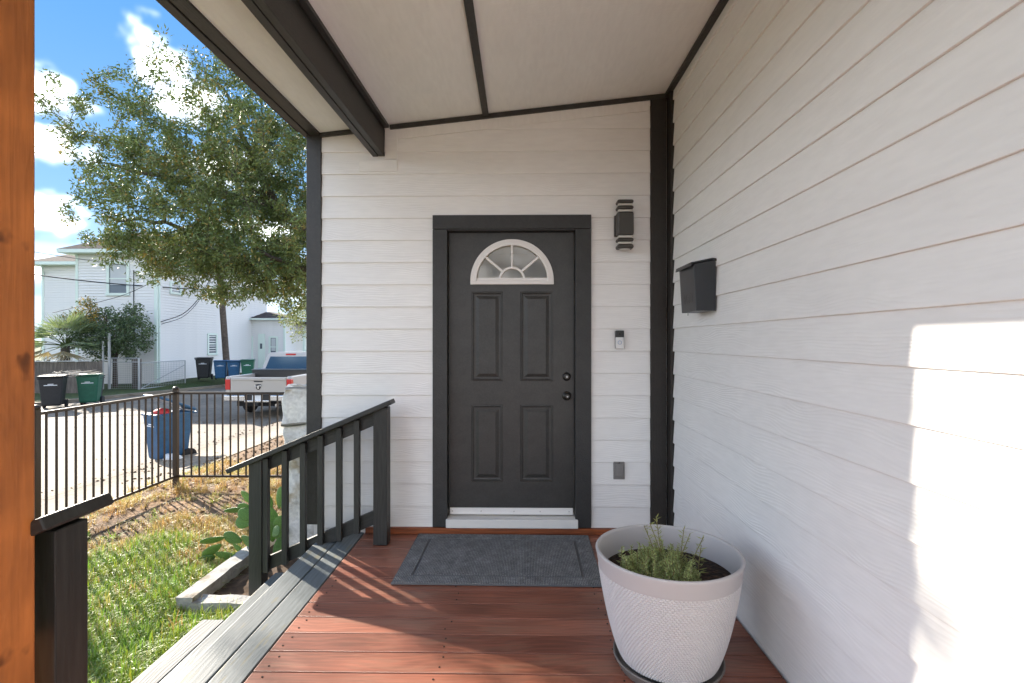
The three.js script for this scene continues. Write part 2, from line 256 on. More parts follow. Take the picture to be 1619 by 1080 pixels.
// ------------------------------------------------------------------ our house: walls, ceiling, beam, door
const EXPO = 0.16, Y0 = 0.034;
const ceilY = (x) => 2.888 + (x + 1.458) * 0.107;
const house = thing('porch_house', 'white lap siding house wall with charcoal trim around the covered porch', 'house');
const lap = [[-0.004, 0], [0.016, 0], [0.0175, 0.002], [0.0175, 0.008], [0.0055, EXPO + 0.02], [-0.004, EXPO + 0.02]];
{
  const w1 = sub('siding_wall', house);                       // wall that holds the door, faces +z
  const board = (x0, x1, y) => obj('siding_board', sweep(lap, x0, x1, (p, q, a) => [a, y + q, -3.7 + p], rr(0, 9), rr(0, 3)), M.siding, w1);
  for (let k = 0; k < 20; k++) {
    const y = Y0 + k * EXPO;
    if (y < 2.15) { board(-1.436, -0.6275, y); board(0.5105, 0.9345, y); } else board(-1.436, 0.9345, y);
  }
  const sh = new THREE.Shape([[-1.5, -0.45], [1.2, -0.45], [1.2, 3.3], [-1.5, 3.3]].map((q) => new THREE.Vector2(...q)));
  sh.holes.push(new THREE.Path([[-0.53, 0.1], [0.41, 0.1], [0.41, 2.2], [-0.53, 2.2]].map((q) => new THREE.Vector2(...q))));
  obj('sheathing', new THREE.ExtrudeGeometry(sh, { depth: 0.12, bevelEnabled: false }).translate(0, 0, -3.822), M.whiteTrim, w1);
  // sloped frieze under the ceiling and the infill pieces round the beam pocket
  const fz = (x0, x1, d0, d1, p) => sweep([[ceilY(x0) - d1, x0], [ceilY(x1) - d1, x1], [ceilY(x1) - d0, x1], [ceilY(x0) - d0, x0]], 0, 1, (y, x, a) => [x, y, -3.69 + a * p]);
  obj('frieze_board', fz(-0.885, 0.93, -0.02, 0.105, 0.014), M.whiteTrim, w1);
  obj('infill_board', bx(-0.972, -0.886, 2.70, 2.93, -3.69, -3.6745, 0.002), M.whiteTrim, w1);
  obj('infill_board', bx(-1.16, -0.886, 2.61, 2.698, -3.69, -3.676, 0.002), M.whiteTrim, w1);

  const w2 = sub('siding_wall', house);                       // long wall along the porch, faces -x
  const b2 = (z0, z1, y) => obj('siding_board', sweep(lap, z0, z1, (p, q, a) => [1.088 - p, y + q, a], rr(0, 9), rr(0, 3)), M.siding, w2);
  for (let k = 0; k < 20; k++) {
    const y = Y0 + k * EXPO, e = -3.595 + rr(-0.004, 0.004);
    if (k === 17) { b2(e, -3.02, y); b2(-3.017, 0.64, y); b2(0.643, 2.6, y); } else { const s = 0.2 + ((k * 7) % 5) * 0.4; b2(e, s, y); b2(s + 0.003, 2.6, y); }
  }
  obj('sheathing', bx(1.092, 1.2, -0.45, 3.3, -3.7, 2.6, 0), M.whiteTrim, w2);

  // corner boards
  obj('corner_board', bx(0.9355, 1.047, 0.0, 3.17, -3.70, -3.668, 0.004, 'y', 1), M.brownTrim, house);
  obj('corner_board', bx(1.0565, 1.0915, 0.0, 3.17, -3.70, -3.602, 0.004, 'y', 2), M.brownTrim, house);
  obj('corner_board', bx(-1.545, -1.437, 0.06, 2.90, -3.72, -3.676, 0.004, 'y', 3), M.charcoal, house);
  obj('corner_board', bx(-1.55, -1.512, 0.06, 2.90, -3.86, -3.721, 0.004, 'y', 4), M.charcoal, house);
  obj('foundation', bx(-1.5, 1.05, -0.6, 0.052, -3.86, -3.712, 0.004), M.concrete, house);
  // rest of the house body: flank towards the street with one window opening, back, roof
  const fl = new THREE.Shape([[3.82, -0.6], [10, -0.6], [10, 3.3], [3.82, 3.3]].map((q) => new THREE.Vector2(...q)));
  fl.holes.push(new THREE.Path([[4.5, 0.7], [7.3, 0.7], [7.3, 2.5], [4.5, 2.5]].map((q) => new THREE.Vector2(...q))));
  const flank = new THREE.ExtrudeGeometry(fl, { depth: 0.12, bevelEnabled: false }).rotateY(Math.PI / 2).translate(-1.5, 0, 0);
  obj('flank_wall', flank, M.whiteTrim, house);
  obj('flank_wall', bx(-1.5, 3, -0.6, 3.3, -10.1, -10, 0), M.whiteTrim, house);
  obj('flank_wall', bx(3, 3.1, -0.6, 3.3, -10.1, 2.6, 0), M.whiteTrim, house);
  obj('main_roof', bx(-1.75, 3.3, 3.302, 3.45, -10.4, -3.62, 0), M.roof, house);
  obj('main_roof', bx(1.0, 3.3, 3.302, 3.45, -3.619, 2.8, 0), M.roof, house);
  obj('room_floor', bx(-1.37, 2.99, 0.0, 0.08, -9.99, -3.825, 0), M.interior, house);
  obj('room_ceiling', bx(-1.37, 2.99, 2.75, 2.8, -9.99, -3.825, 0), M.interior, house);
  obj('room_wall', bx(-1.37, 2.99, 0.081, 2.749, -8.1, -8.0, 0), M.interior, house);

  // threshold, ledger strip
  obj('ledger_strip', bx(-1.11, 0.934, 0.0045, 0.047, -3.698, -3.655, 0.003, 'x', 2), M.redTrim, house);
  obj('threshold', bx(-0.53, 0.415, 0.05, 0.112, -3.80, -3.646, 0.005, 'x', 5), M.alu, house);

  // door casing
  const cs = sub('door_casing', house);
  obj('casing_board', bx(-0.6275, -0.522, 0.05, 2.19, -3.70, -3.664, 0.004, 'y', 1), M.casing, cs);
  obj('casing_board', bx(0.397, 0.5105, 0.05, 2.19, -3.70, -3.664, 0.004, 'y', 2), M.casing, cs);
  obj('casing_board', bx(-0.6275, 0.5105, 2.1915, 2.292, -3.70, -3.663, 0.004, 'x', 3), M.casing, cs);
  obj('jamb', bx(-0.545, -0.5225, 0.11, 2.2, -3.83, -3.675, 0.002, 'y'), M.casing, cs);
  obj('jamb', bx(0.3975, 0.42, 0.11, 2.2, -3.83, -3.675, 0.002, 'y'), M.casing, cs);
  obj('jamb', bx(-0.52, 0.396, 2.182, 2.2, -3.83, -3.675, 0.002, 'x'), M.casing, cs);

  // door slab with four raised panels and a fan light
  const door = sub('door', house, [-0.0625, 0.16, -3.735]);
  const DW = 0.4545, DH = 2.02;
  const slab = new THREE.Shape([[-DW, 0], [DW, 0], [DW, DH], [-DW, DH]].map((q) => new THREE.Vector2(...q)));
  const fanX = 0.005, fanY = 1.665, fanR = 0.285;
  const fan = new THREE.Path(); fan.moveTo(fanX - fanR, fanY); fan.lineTo(fanX + fanR, fanY); fan.absarc(fanX, fanY, fanR, 0, Math.PI, false); slab.holes.push(fan);
  const rects = [[-0.29, -0.062, 0.935, 1.588], [0.065, 0.305, 0.935, 1.588], [-0.292, -0.062, 0.2, 0.762], [0.065, 0.305, 0.2, 0.762]];
  for (const [a, b, c, d] of rects) slab.holes.push(new THREE.Path([[a, c], [b, c], [b, d], [a, d]].map((q) => new THREE.Vector2(...q))));
  obj('slab', grainUV(new THREE.ExtrudeGeometry(slab, { depth: 0.042, bevelEnabled: false, curveSegments: 40 }).translate(0, 0, -0.042), 'y'), M.door, door);
  for (const [a, b, c, d] of rects) {        // moulded panel: ogee step down, flat, raised centre field
    const prof = [[0, 0], [0.004, -0.004], [0.010, -0.003], [0.016, -0.009], [0.022, -0.0105], [0.031, -0.0105], [0.034, -0.009], [0.052, -0.002], [0.054, -0.001]];
    const P = [], I = [];
    for (const [i, z] of prof) P.push(a + i, c + i, z, b - i, c + i, z, b - i, d - i, z, a + i, d - i, z);
    for (let k = 0; k < prof.length - 1; k++) for (let s = 0; s < 4; s++) { const A = k * 4 + s, B = k * 4 + (s + 1) % 4; I.push(A, B, B + 4, A, B + 4, A + 4); }
    const L = (prof.length - 1) * 4; I.push(L, L + 1, L + 2, L, L + 2, L + 3);
    const g0 = new THREE.BufferGeometry(); g0.setAttribute('position', new THREE.Float32BufferAttribute(P, 3)); g0.setIndex(I); const g = g0.toNonIndexed(); g.computeVertexNormals(); obj('panel', grainUV(g, 'y'), M.door, door);
  }
  // fan light frame: outer arch ring with bottom bar, inner arch, three spokes, panes
  const arch = (ri, ro, d, z) => { const s = new THREE.Shape(); s.absarc(0, 0, ro, 0, Math.PI, false); s.absarc(0, 0, ri, Math.PI, 0, true); return new THREE.ExtrudeGeometry(s, { depth: d, bevelEnabled: true, bevelSize: 0.004, bevelThickness: 0.004, bevelSegments: 2, curveSegments: 36 }).translate(fanX, fanY, z); };
  obj('fan_light_frame', [arch(0.27, 0.3, 0.012, 0), arch(0.262, 0.276, 0.014, 0.003), bx(fanX - 0.304, fanX + 0.304, fanY - 0.026, fanY + 0.004, 0.0, 0.018, 0.004), bx(fanX - 0.28, fanX + 0.28, fanY + 0.002, fanY + 0.024, 0.0, 0.012, 0.004)], M.whitePaint, door);
  obj('muntin', arch(0.084, 0.094, 0.008, -0.002).translate(0, 0.008, 0), M.whitePaint, door);
  for (const an of [42, 90, 138]) { const c = Math.cos(an * Math.PI / 180), s = Math.sin(an * Math.PI / 180); obj('muntin', bar([fanX + c * 0.09, fanY + 0.008 + s * 0.09, 0.003], [fanX + c * 0.268, fanY + s * 0.268, 0.003], 0.014, 0.019, 0.004), M.whitePaint, door); }
  const gs = new THREE.Shape(); gs.absarc(0, 0, fanR + 0.01, 0, Math.PI, false); obj('pane', new THREE.ShapeGeometry(gs, 32).translate(fanX, fanY, -0.012), M.glass, door);
  // hardware
  for (const [y, r] of [[0.968, 0.031], [0.828, 0.034]]) {
    const kx = 0.4035;
    const rose = obj(y > 0.9 ? 'deadbolt' : 'knob', new THREE.LatheGeometry((y > 0.9 ? [[0, 0.018], [0.014, 0.018], [0.022, 0.017], [0.028, 0.011], [r, 0.002], [r, 0]] : [[0, 0.062], [0.014, 0.062], [0.023, 0.058], [0.028, 0.048], [0.026, 0.036], [0.014, 0.026], [0.012, 0.012], [0.03, 0.008], [r, 0.002], [r, 0]]).map((q) => new THREE.Vector2(...q)), 28).rotateX(Math.PI / 2).translate(kx, y, 0), M.bronze, door);
  }
  obj('key_cylinder', rod([0.4035, 0.968, 0.015], [0.4035, 0.968, 0.02], 0.008, 0.008, 16), M.galv, door);
  obj('key_cylinder', rod([0.4035, 0.828, 0.058], [0.4035, 0.828, 0.0635], 0.006, 0.006, 16), M.galv, door);
  obj('door_sweep', bx(-0.448, 0.448, -0.036, 0.012, 0.0005, 0.012, 0.002), M.whitePaint, door);
  for (const x of [-0.43, -0.22, 0.02, 0.21, 0.42]) obj('screw', new THREE.SphereGeometry(0.005, 8, 6).scale(1, 1, 0.5).translate(x, -0.012, 0.012), M.steel, door);

  // ceiling in a frame that follows the roof pitch: s along the slope from the eave, t normal to it (down is negative)
  const ce = sub('porch_ceiling', house, [-1.458, 2.888, 0]); ce.rotation.z = Math.atan(0.107);
  const S = (x) => (x + 1.458) * Math.hypot(1, 0.107);
  const ZN = 0.9;
  for (const [a, b] of [[-1.47, -1.03], [-1.03, -0.247], [-0.247, 1.1]]) for (const [z0, z1] of [[-3.72, -1.28], [-1.277, ZN]]) obj('ceiling_panel', bx(S(a) + 0.001, S(b) - 0.001, 0, 0.014, z0, z1, 0, 'z', rr(0, 3), rr(0, 3)), M.ceiling, ce);
  for (const [a, w] of [[-0.247, 0.045], [1.055, 0.045]]) obj('batten', bx(S(a) - w / 2, S(a) + w / 2, -0.02, -0.001, -3.66, ZN, 0.003, 'z', a), M.charcoal, ce);
  obj('batten', bx(S(-0.938), S(1.075), -0.034, -0.001, -3.688, -3.662, 0.003, 'x', 2), M.charcoal, ce);
  obj('batten', bx(S(-1.44), S(-1.075), -0.030, -0.001, -3.688, -3.662, 0.003, 'x', 4), M.charcoal, ce);
  obj('roof_deck', bx(S(-1.6), S(1.09), 0.016, 0.13, -3.66, ZN, 0), M.roof, ce);
  // eave boards and beam
  obj('batten', bar([-0.958, ceilY(-0.958) - 0.013, -3.66], [-1.036, ceilY(-1.036) - 0.013, ZN], 0.036, 0.024, 0.003, 6), M.charcoal, house);
  obj('eave_board', bar([-1.478, 2.935, -3.73], [-1.535, 2.935, ZN], 0.075, 0.12, 0.004, 2), M.charcoal, house);
  obj('eave_board', bar([-1.545, 2.945, -3.73], [-1.602, 2.945, ZN], 0.05, 0.15, 0.004, 5), M.charcoal, house);
  const bm = sub('beam', house);
  obj('beam_ply', bar([-1.0, 2.826, -3.694], [-1.08, 2.826, ZN], 0.042, 0.202, 0.004, 1), M.charcoal, bm);
  obj('beam_ply', bar([-1.045, 2.824, -3.694], [-1.125, 2.824, ZN], 0.042, 0.204, 0.004, 4), M.charcoal, bm);
}

// ------------------------------------------------------------------ porch deck and steps
const deck = thing('porch_deck', 'red stained plank porch floor with grey painted edge boards', 'deck');
{
  let z = -3.698;
  for (let k = 0; k < 40; k++) { const w = 0.1385 + rr(-0.001, 0.001); obj('deck_board', bx(-1.122 + rr(-0.002, 0.002), 1.085, -0.03 + rr(-0.001, 0.001), 0 + rr(-0.0012, 0.0012), z, z + w, 0.0035, 'x', rr(0, 9), k * 0.29), M.deck[Math.floor(R() * 4)], deck);
    for (const sx of [-1.07, -0.35, 0.42]) if (R() < 0.75) for (const dz of [0.035, 0.1]) obj('nail', new THREE.CylinderGeometry(0.0045, 0.0045, 0.002, 8).translate(sx + rr(-0.015, 0.015), 0.001, z + dz + rr(-0.006, 0.006)), M.bronze, deck);
    z += w + 0.0045; }
  obj('edge_board', bx(-1.266, -1.128, -0.034, 0.001, -3.69, 2.0, 0.005, 'z', 3), M.grey, deck);
  obj('edge_board', bx(-1.412, -1.274, -0.036, -0.001, -3.66, 2.0, 0.006, 'z', 7, 0.3), M.grey, deck);
  obj('joist', bx(-1.115, 1.08, -0.2, -0.034, -3.69, -3.65, 0), M.oldWood, deck);
  for (const x of [-1.36, -1.2, -0.6, 0, 0.6]) obj('joist', bx(x - 0.02, x + 0.02, -0.2, -0.038, -3.645, 2.0, 0), M.oldWood, deck);
}
const steps = thing('porch_step', 'grey painted wooden step along the side of the red porch floor', 'step');
obj('riser', bx(-1.40, -1.376, -0.2, -0.04, -3.6, 2.0, 0.002, 'z'), M.grey, steps);
obj('tread_board', bx(-1.655, -1.512, -0.215, -0.178, -3.44, 2.0, 0.007, 'z', 1, 0.1), M.grey, steps);
obj('tread_board', bx(-1.506, -1.402, -0.215, -0.179, -3.44, 2.0, 0.005, 'z', 2, 0.5), M.grey, steps);
obj('tread_board', bx(-1.79, -1.661, -0.218, -0.182, -2.86, 2.0, 0.008, 'z', 4, 0.2), M.greyWorn, steps);
obj('riser', bx(-1.6, -1.575, -0.5, -0.22, -3.4, 2.0, 0.002, 'z'), M.greyWorn, steps);

// stair railings: one builder, two different railings
function stairRailing(label, sx, z0, hw) {
  const r = thing('stair_railing', label, 'railing', [sx, 0, z0], 0), ang = 0.4227, yAt = (x) => 0.986 + (x + 0.886) * ang;
  obj('newel_post', bx(-0.995, -0.9, 0.002, 0.935, -0.045, 0.048, 0.004, 'y', 1), M.rail, r);
  obj('newel_post', bx(-1.846, -1.757, -0.5, 0.578, -0.045, 0.048, 0.004, 'y', 2), M.rail, r);
  obj('handrail', bar([-1.985, yAt(-1.985) - 0.018, 0.01], [-0.872, yAt(-0.872) - 0.018, 0.01], hw, 0.033, 0.006, 3), M.rail, r);
  obj('rail', bar([-1.76, yAt(-1.76) - 0.082, -0.02], [-0.99, yAt(-0.99) - 0.082, -0.02], 0.038, 0.09, 0.003, 5), M.rail, r);
  obj('rail', bar([-1.76, -0.157, -0.02], [-0.99, 0.178, -0.02], 0.038, 0.088, 0.003, 6), M.rail, r);
  const bt = (x) => -0.157 + (x + 1.76) * 0.435 - 0.05;
  for (const x of [-1.738, -1.607, -1.482, -1.362, -1.235, -1.112]) obj('baluster', bx(x - 0.019, x + 0.019, bt(x), yAt(x) - 0.043, 0.001, 0.038, 0.003, 'y', x), M.rail, r);
}
stairRailing('charcoal wooden stair railing sloping down beside the white wall and garden bed', 0, -3.5, 0.135);
stairRailing('dark wooden stair railing sloping down from beside the orange timber post', -0.2, -1.243, 0.2);
const post = thing('porch_post', 'orange stained square timber post holding up the porch roof', 'post');
obj('shaft', bx(-1.24, -1.1, 0.003, 2.72, -1.148, -1.005, 0.008, 'y', 3), M.orange, post);

// ------------------------------------------------------------------ wall fittings, mat, planter
{
  const l = thing('wall_light', 'dark up and down wall light with pale bands beside the door', 'wall light', [0.739, 2.207, -3.683]);
  obj('back_plate', bx(-0.066, 0.05, -0.075, 0.075, 0.0, 0.03, 0.004), M.lampBody, l);
  const half = (r, y0, y1, n) => { const g = new THREE.CylinderGeometry(r, r, y1 - y0, n ?? 24).translate(0, (y0 + y1) / 2, 0); return g; };
  const sq = (w, d, y0, y1) => bx(-w, w, y0, y1, 0.012, d, 0.012);
  obj('housing', sq(0.057, 0.105, -0.078, 0.085), M.lampBody, l);
  obj('collar', sq(0.057, 0.104, 0.104, 0.128), M.lampBody, l); obj('collar', sq(0.057, 0.104, 0.146, 0.171), M.lampBody, l);
  obj('collar', sq(0.057, 0.104, -0.122, -0.098), M.lampBody, l); obj('collar', sq(0.057, 0.104, -0.171, -0.142), M.lampBody, l);
  for (const [a, b] of [[0.0855, 0.1035], [0.1285, 0.1455], [-0.0975, -0.0785], [-0.1415, -0.1225]]) obj('glass_ring', sq(0.051, 0.096, a, b), M.frost, l);
  obj('lens', half(0.036, -0.176, -0.1715).translate(0, 0, 0.058), M.frost, l);
}
{
  const b = thing('video_doorbell', 'small silver and black video doorbell between door and corner board', 'doorbell', [0.713, 1.397, -3.683]);
  obj('case', bx(-0.031, 0.031, -0.066, 0.066, -0.012, 0.022, 0.006), M.blackPlastic, b);
  obj('face_plate', bx(-0.0305, 0.0305, -0.066, 0.018, 0.0, 0.024, 0.004), M.silver, b);
  obj('button', new THREE.TorusGeometry(0.0125, 0.0022, 8, 28).translate(-0.001, -0.02, 0.0245), std({ color: C(0.2, 0.28, 0.45), roughness: 0.4 }), b);
  obj('button_face', rod([-0.001, -0.02, 0.022], [-0.001, -0.02, 0.0255], 0.011, 0.011, 24), M.silver, b);
  obj('camera_lens', new THREE.SphereGeometry(0.008, 14, 10).scale(1, 1, 0.6).translate(0, 0.043, 0.022), M.bronze, b);
}
{
  const o = thing('outlet_cover', 'grey weatherproof outlet cover low on wall near corner board', 'outlet', [0.711, 0.459, -3.684]);
  obj('plate', bx(-0.04, 0.04, -0.063, 0.063, -0.012, 0.008, 0.004), M.outlet, o);
  obj('flap', bx(-0.026, 0.028, -0.042, 0.05, 0.008, 0.022, 0.005), M.outlet, o);
  obj('latch', bx(-0.012, 0.014, -0.058, -0.044, 0.008, 0.016, 0.003), M.outlet, o);
  obj('screw', new THREE.SphereGeometry(0.005, 8, 6).translate(0.0, 0.056, 0.009), M.bronze, o);
}
{ // letter box on the long wall: wedge shaped, lid overhanging the front
  const m = thing('mailbox', 'black metal wall mailbox with overhanging lid on the long white wall', 'mailbox', [1.072, 1.555, -2.94]);
  const side = new THREE.Shape([[0.0, 0], [0.0, 0.262], [-0.012, 0.274], [-0.118, 0.252], [-0.103, 0.0]].map((q) => new THREE.Vector2(...q)));
  obj('body', new THREE.ExtrudeGeometry(side, { depth: 0.25, bevelEnabled: true, bevelSize: 0.002, bevelThickness: 0.002, bevelSegments: 1 }).translate(-0.002, 0, -0.125), M.mailbox, m);
  const lid = new THREE.Shape([[0.004, 0.27], [0.0, 0.283], [-0.02, 0.286], [-0.136, 0.262], [-0.14, 0.242], [-0.134, 0.242], [-0.13, 0.256], [-0.02, 0.2775], [0.0, 0.27]].map((q) => new THREE.Vector2(...q)));
  obj('lid', new THREE.ExtrudeGeometry(lid, { depth: 0.268, bevelEnabled: false }).translate(-0.002, 0, -0.134), M.mailbox, m);
  const font = await new FontLoader().loadAsync('fonts/droid/droid_serif_regular.typeface.json');
  const tg = new TextGeometry('Mail', { font, size: 0.055, depth: 0.002, curveSegments: 3 }); tg.computeBoundingBox(); tg.translate(-tg.boundingBox.max.x / 2, 0, 0).rotateY(-Math.PI / 2).rotateZ(0.059).translate(-0.1085, 0.045, 0.0); obj('lettering', tg, M.bronze, m);
  obj('lock', rod([-0.085, -0.02, -0.08], [-0.085, -0.002, -0.08], 0.004), M.steel, m);
}
{
  const m = thing('doormat', 'charcoal ribbed doormat lying before the front door', 'doormat', [-0.125, 0.0015, -3.262], -0.012);
  const g = new RoundedBoxGeometry(1.21, 0.009, 0.745, 1, 0.003).translate(0, 0.0045, 0); grainUV(g, 'x'); obj('backing', g, M.matDark, m);
  obj('pile', grainUV(new RoundedBoxGeometry(0.985, 0.008, 0.53, 1, 0.003).translate(0, 0.011, 0), 'x'), M.mat, m);
  const W = 0.6, D = 0.368; for (const [a, b, c, d] of [[-W, W, -D, -D + 0.085], [-W, W, D - 0.085, D], [-W, -W + 0.095, -D + 0.088, D - 0.088], [W - 0.095, W, -D + 0.088, D - 0.088]]) obj('border', bx(a, b, 0.006, 0.0145, c, d, 0.003, 'x', 0.03), M.mat, m);
}
{ // planter: smooth rim, woven relief body, saucer
  const p = thing('planter', 'large light grey planter with woven relief body on red porch floor', 'planter', [0.632, 0.0, -2.2]);
  const rAt = (y) => { const t = clamp((y - 0.03) / 0.46); return 0.183 + 0.117 * Math.pow(t, 0.62) + 0.004 * Math.sin(t * 3); };
  const NC = 112, NR = 40, su = 6, sv = 5, y0 = 0.045, y1 = 0.42, NU = NC * su, NV = NR * sv, P = [], I = [];
  for (let j = 0; j <= NV; j++) for (let i = 0; i <= NU; i++) {
    const y = lerp(y0, y1, j / NV), row = Math.floor(j / sv), fu = (i / su + (row % 2) * 0.5) % 1, fv = (j % sv) / sv;
    const b = Math.pow(Math.max(0, Math.sin(fu * Math.PI)), 0.6) * Math.pow(Math.max(0, Math.sin(fv * Math.PI)), 0.6) * 0.0065;
    const r = rAt(y) - 0.003 + b, a = (i / NU) * Math.PI * 2; P.push(Math.cos(a) * r, y, Math.sin(a) * r);
  }
  for (let j = 0; j < NV; j++) for (let i = 0; i < NU; i++) { const a = j * (NU + 1) + i; I.push(a, a + NU + 1, a + 1, a + 1, a + NU + 1, a + NU + 2); }
  const g = new THREE.BufferGeometry(); g.setAttribute('position', new THREE.Float32BufferAttribute(P, 3)); g.setIndex(I); g.computeVertexNormals(); obj('woven_body', g, M.potWeave, p);
  const L = [[0, 0.03], [0.175, 0.03], [0.186, 0.038], [rAt(0.046) - 0.001, 0.046]];
  obj('base', new THREE.LatheGeometry(L.map((q) => new THREE.Vector2(...q)), 64), M.pot, p);
  const rim = [[rAt(0.418) + 0.0005, 0.418], [rAt(0.44) + 0.001, 0.44], [rAt(0.48) + 0.002, 0.478], [0.3045, 0.489], [0.3015, 0.494], [0.2955, 0.4955], [0.2895, 0.493], [0.286, 0.484], [0.279, 0.42], [0.27, 0.36]];
  obj('rim', new THREE.LatheGeometry(rim.map((q) => new THREE.Vector2(...q)), 96), M.pot, p);
  const sg = new THREE.CircleGeometry(0.277, 48, 0, Math.PI * 2).rotateX(-Math.PI / 2).translate(0, 0.388, 0); grainUV(sg, 'x'); obj('soil', sg, M.soil, p);
  const s = thing('saucer', 'shallow brown plastic saucer under the light grey planter', 'saucer', [0.632, 0.001, -2.2]);
  obj('dish', new THREE.LatheGeometry([[0, 0.024], [0.2, 0.024], [0.205, 0.028], [0.222, 0.05], [0.229, 0.05], [0.229, 0.044], [0.208, 0.004], [0.2, 0.0], [0, 0.0]].map((q) => new THREE.Vector2(...q)), 64), M.saucer, s);
}

// ------------------------------------------------------------------ foliage tools
function leafMesh(items, colorOf, f) {       // items: [x,y,z, dx,dy,dz, length, width]; each leaf is a folded blade of four faces
  const n = items.length, P = new Float32Array(n * 18), Cc = new Float32Array(n * 18), I = new Uint32Array(n * 12), d = V(), s = V(), nn = V(), t = V();
  for (let k = 0; k < n; k++) {
    const [x, y, z, dx, dy, dz, L, W] = items[k]; d.set(dx, dy, dz).normalize(); t.set(f() - 0.5, f() - 0.5, f() - 0.5); s.crossVectors(d, t).normalize(); nn.crossVectors(d, s);
    const c = colorOf(x, y, z, k), o = k * 18, bend = 0.12 * L, fold = 0.16 * W;
    const pts = [[0, 0, 0], [0.45, 0.5, fold], [0.5, 0, 0], [0.45, -0.5, fold], [1, 0, -bend], [0.5, 0, 0]];
    for (let q = 0; q < 6; q++) { const [a, b, e] = pts[q]; P[o + q * 3] = x + d.x * a * L + s.x * b * W + nn.x * e; P[o + q * 3 + 1] = y + d.y * a * L + s.y * b * W + nn.y * e; P[o + q * 3 + 2] = z + d.z * a * L + s.z * b * W + nn.z * e; Cc[o + q * 3] = c[0]; Cc[o + q * 3 + 1] = c[1]; Cc[o + q * 3 + 2] = c[2]; }
    I.set([0, 1, 2, 0, 2, 3, 1, 4, 2, 2, 4, 3].map((q) => q + k * 6), k * 12);
  }
  const g = new THREE.BufferGeometry(); g.setAttribute('position', new THREE.BufferAttribute(P, 3)); g.setAttribute('color', new THREE.BufferAttribute(Cc, 3)); g.setIndex(new THREE.BufferAttribute(I, 1)); g.computeVertexNormals(); return g;
}
// branching skeleton reaching sampled tips; returns tube geometries and twig ends
function growTree(root, limbs, tips, f, r0) {
  const nodes = []; const geos = [];
  const addPath = (pts, ra, rb) => { const L = pts.length; for (let i = 0; i < L - 1; i++) { const a = pts[i], b = pts[i + 1]; geos.push(rod(a, b, lerp(ra, rb, i / (L - 1)), lerp(ra, rb, (i + 1) / (L - 1)), 6)); nodes.push({ p: b, r: lerp(ra, rb, (i + 1) / (L - 1)) }); } };
  for (const [a, b, ra, rb] of limbs) { const pts = []; const n = 9, off = [rr(-0.15, 0.15, f), rr(0.0, 0.3, f), rr(-0.15, 0.15, f)]; for (let i = 0; i <= n; i++) { const t = i / n, w = Math.sin(t * Math.PI); pts.push([lerp(a[0], b[0], t) + off[0] * w + rr(-0.03, 0.03, f), lerp(a[1], b[1], t) + off[1] * w + rr(-0.03, 0.03, f), lerp(a[2], b[2], t) + off[2] * w + rr(-0.03, 0.03, f)]); } pts[0] = a; addPath(pts, ra, rb); }
  const order = tips.map((t) => { let m = 1e9; for (const q of nodes) { const d = (q.p[0] - t[0]) ** 2 + (q.p[1] - t[1]) ** 2 + (q.p[2] - t[2]) ** 2; if (d < m) m = d; } return [m, t]; }).sort((a, b) => a[0] - b[0]);
  const twigs = [];
  for (const [, t] of order) {
    let m = 1e9, bst = null; for (const q of nodes) { const d = (q.p[0] - t[0]) ** 2 + (q.p[1] - t[1]) ** 2 + (q.p[2] - t[2]) ** 2; if (d < m) { m = d; bst = q; } }
    const a = bst.p, D = Math.sqrt(m); if (D < 0.05) continue; const n = Math.max(2, Math.min(6, Math.ceil(D / 0.25))), pts = [a];
    for (let i = 1; i <= n; i++) { const u = i / n; pts.push([lerp(a[0], t[0], u) + rr(-0.04, 0.04, f) * D, lerp(a[1], t[1], u) + (rr(-0.03, 0.03, f) + 0.1 * Math.sin(u * Math.PI)) * D, lerp(a[2], t[2], u) + rr(-0.04, 0.04, f) * D]); }
    const ra = Math.max(0.006, Math.min(bst.r * 0.62, 0.05)); addPath(pts, ra, ra * 0.42); twigs.push([pts[Math.max(0, n - 2)], pts[n]]);
  }
  return { geos, twigs };
}
function inEll(c, r, f) { for (;;) { const x = rr(-1, 1, f), y = rr(-1, 1, f), z = rr(-1, 1, f); if (x * x + y * y + z * z <= 1) return [c[0] + x * r[0], c[1] + y * r[1], c[2] + z * r[2]]; } }

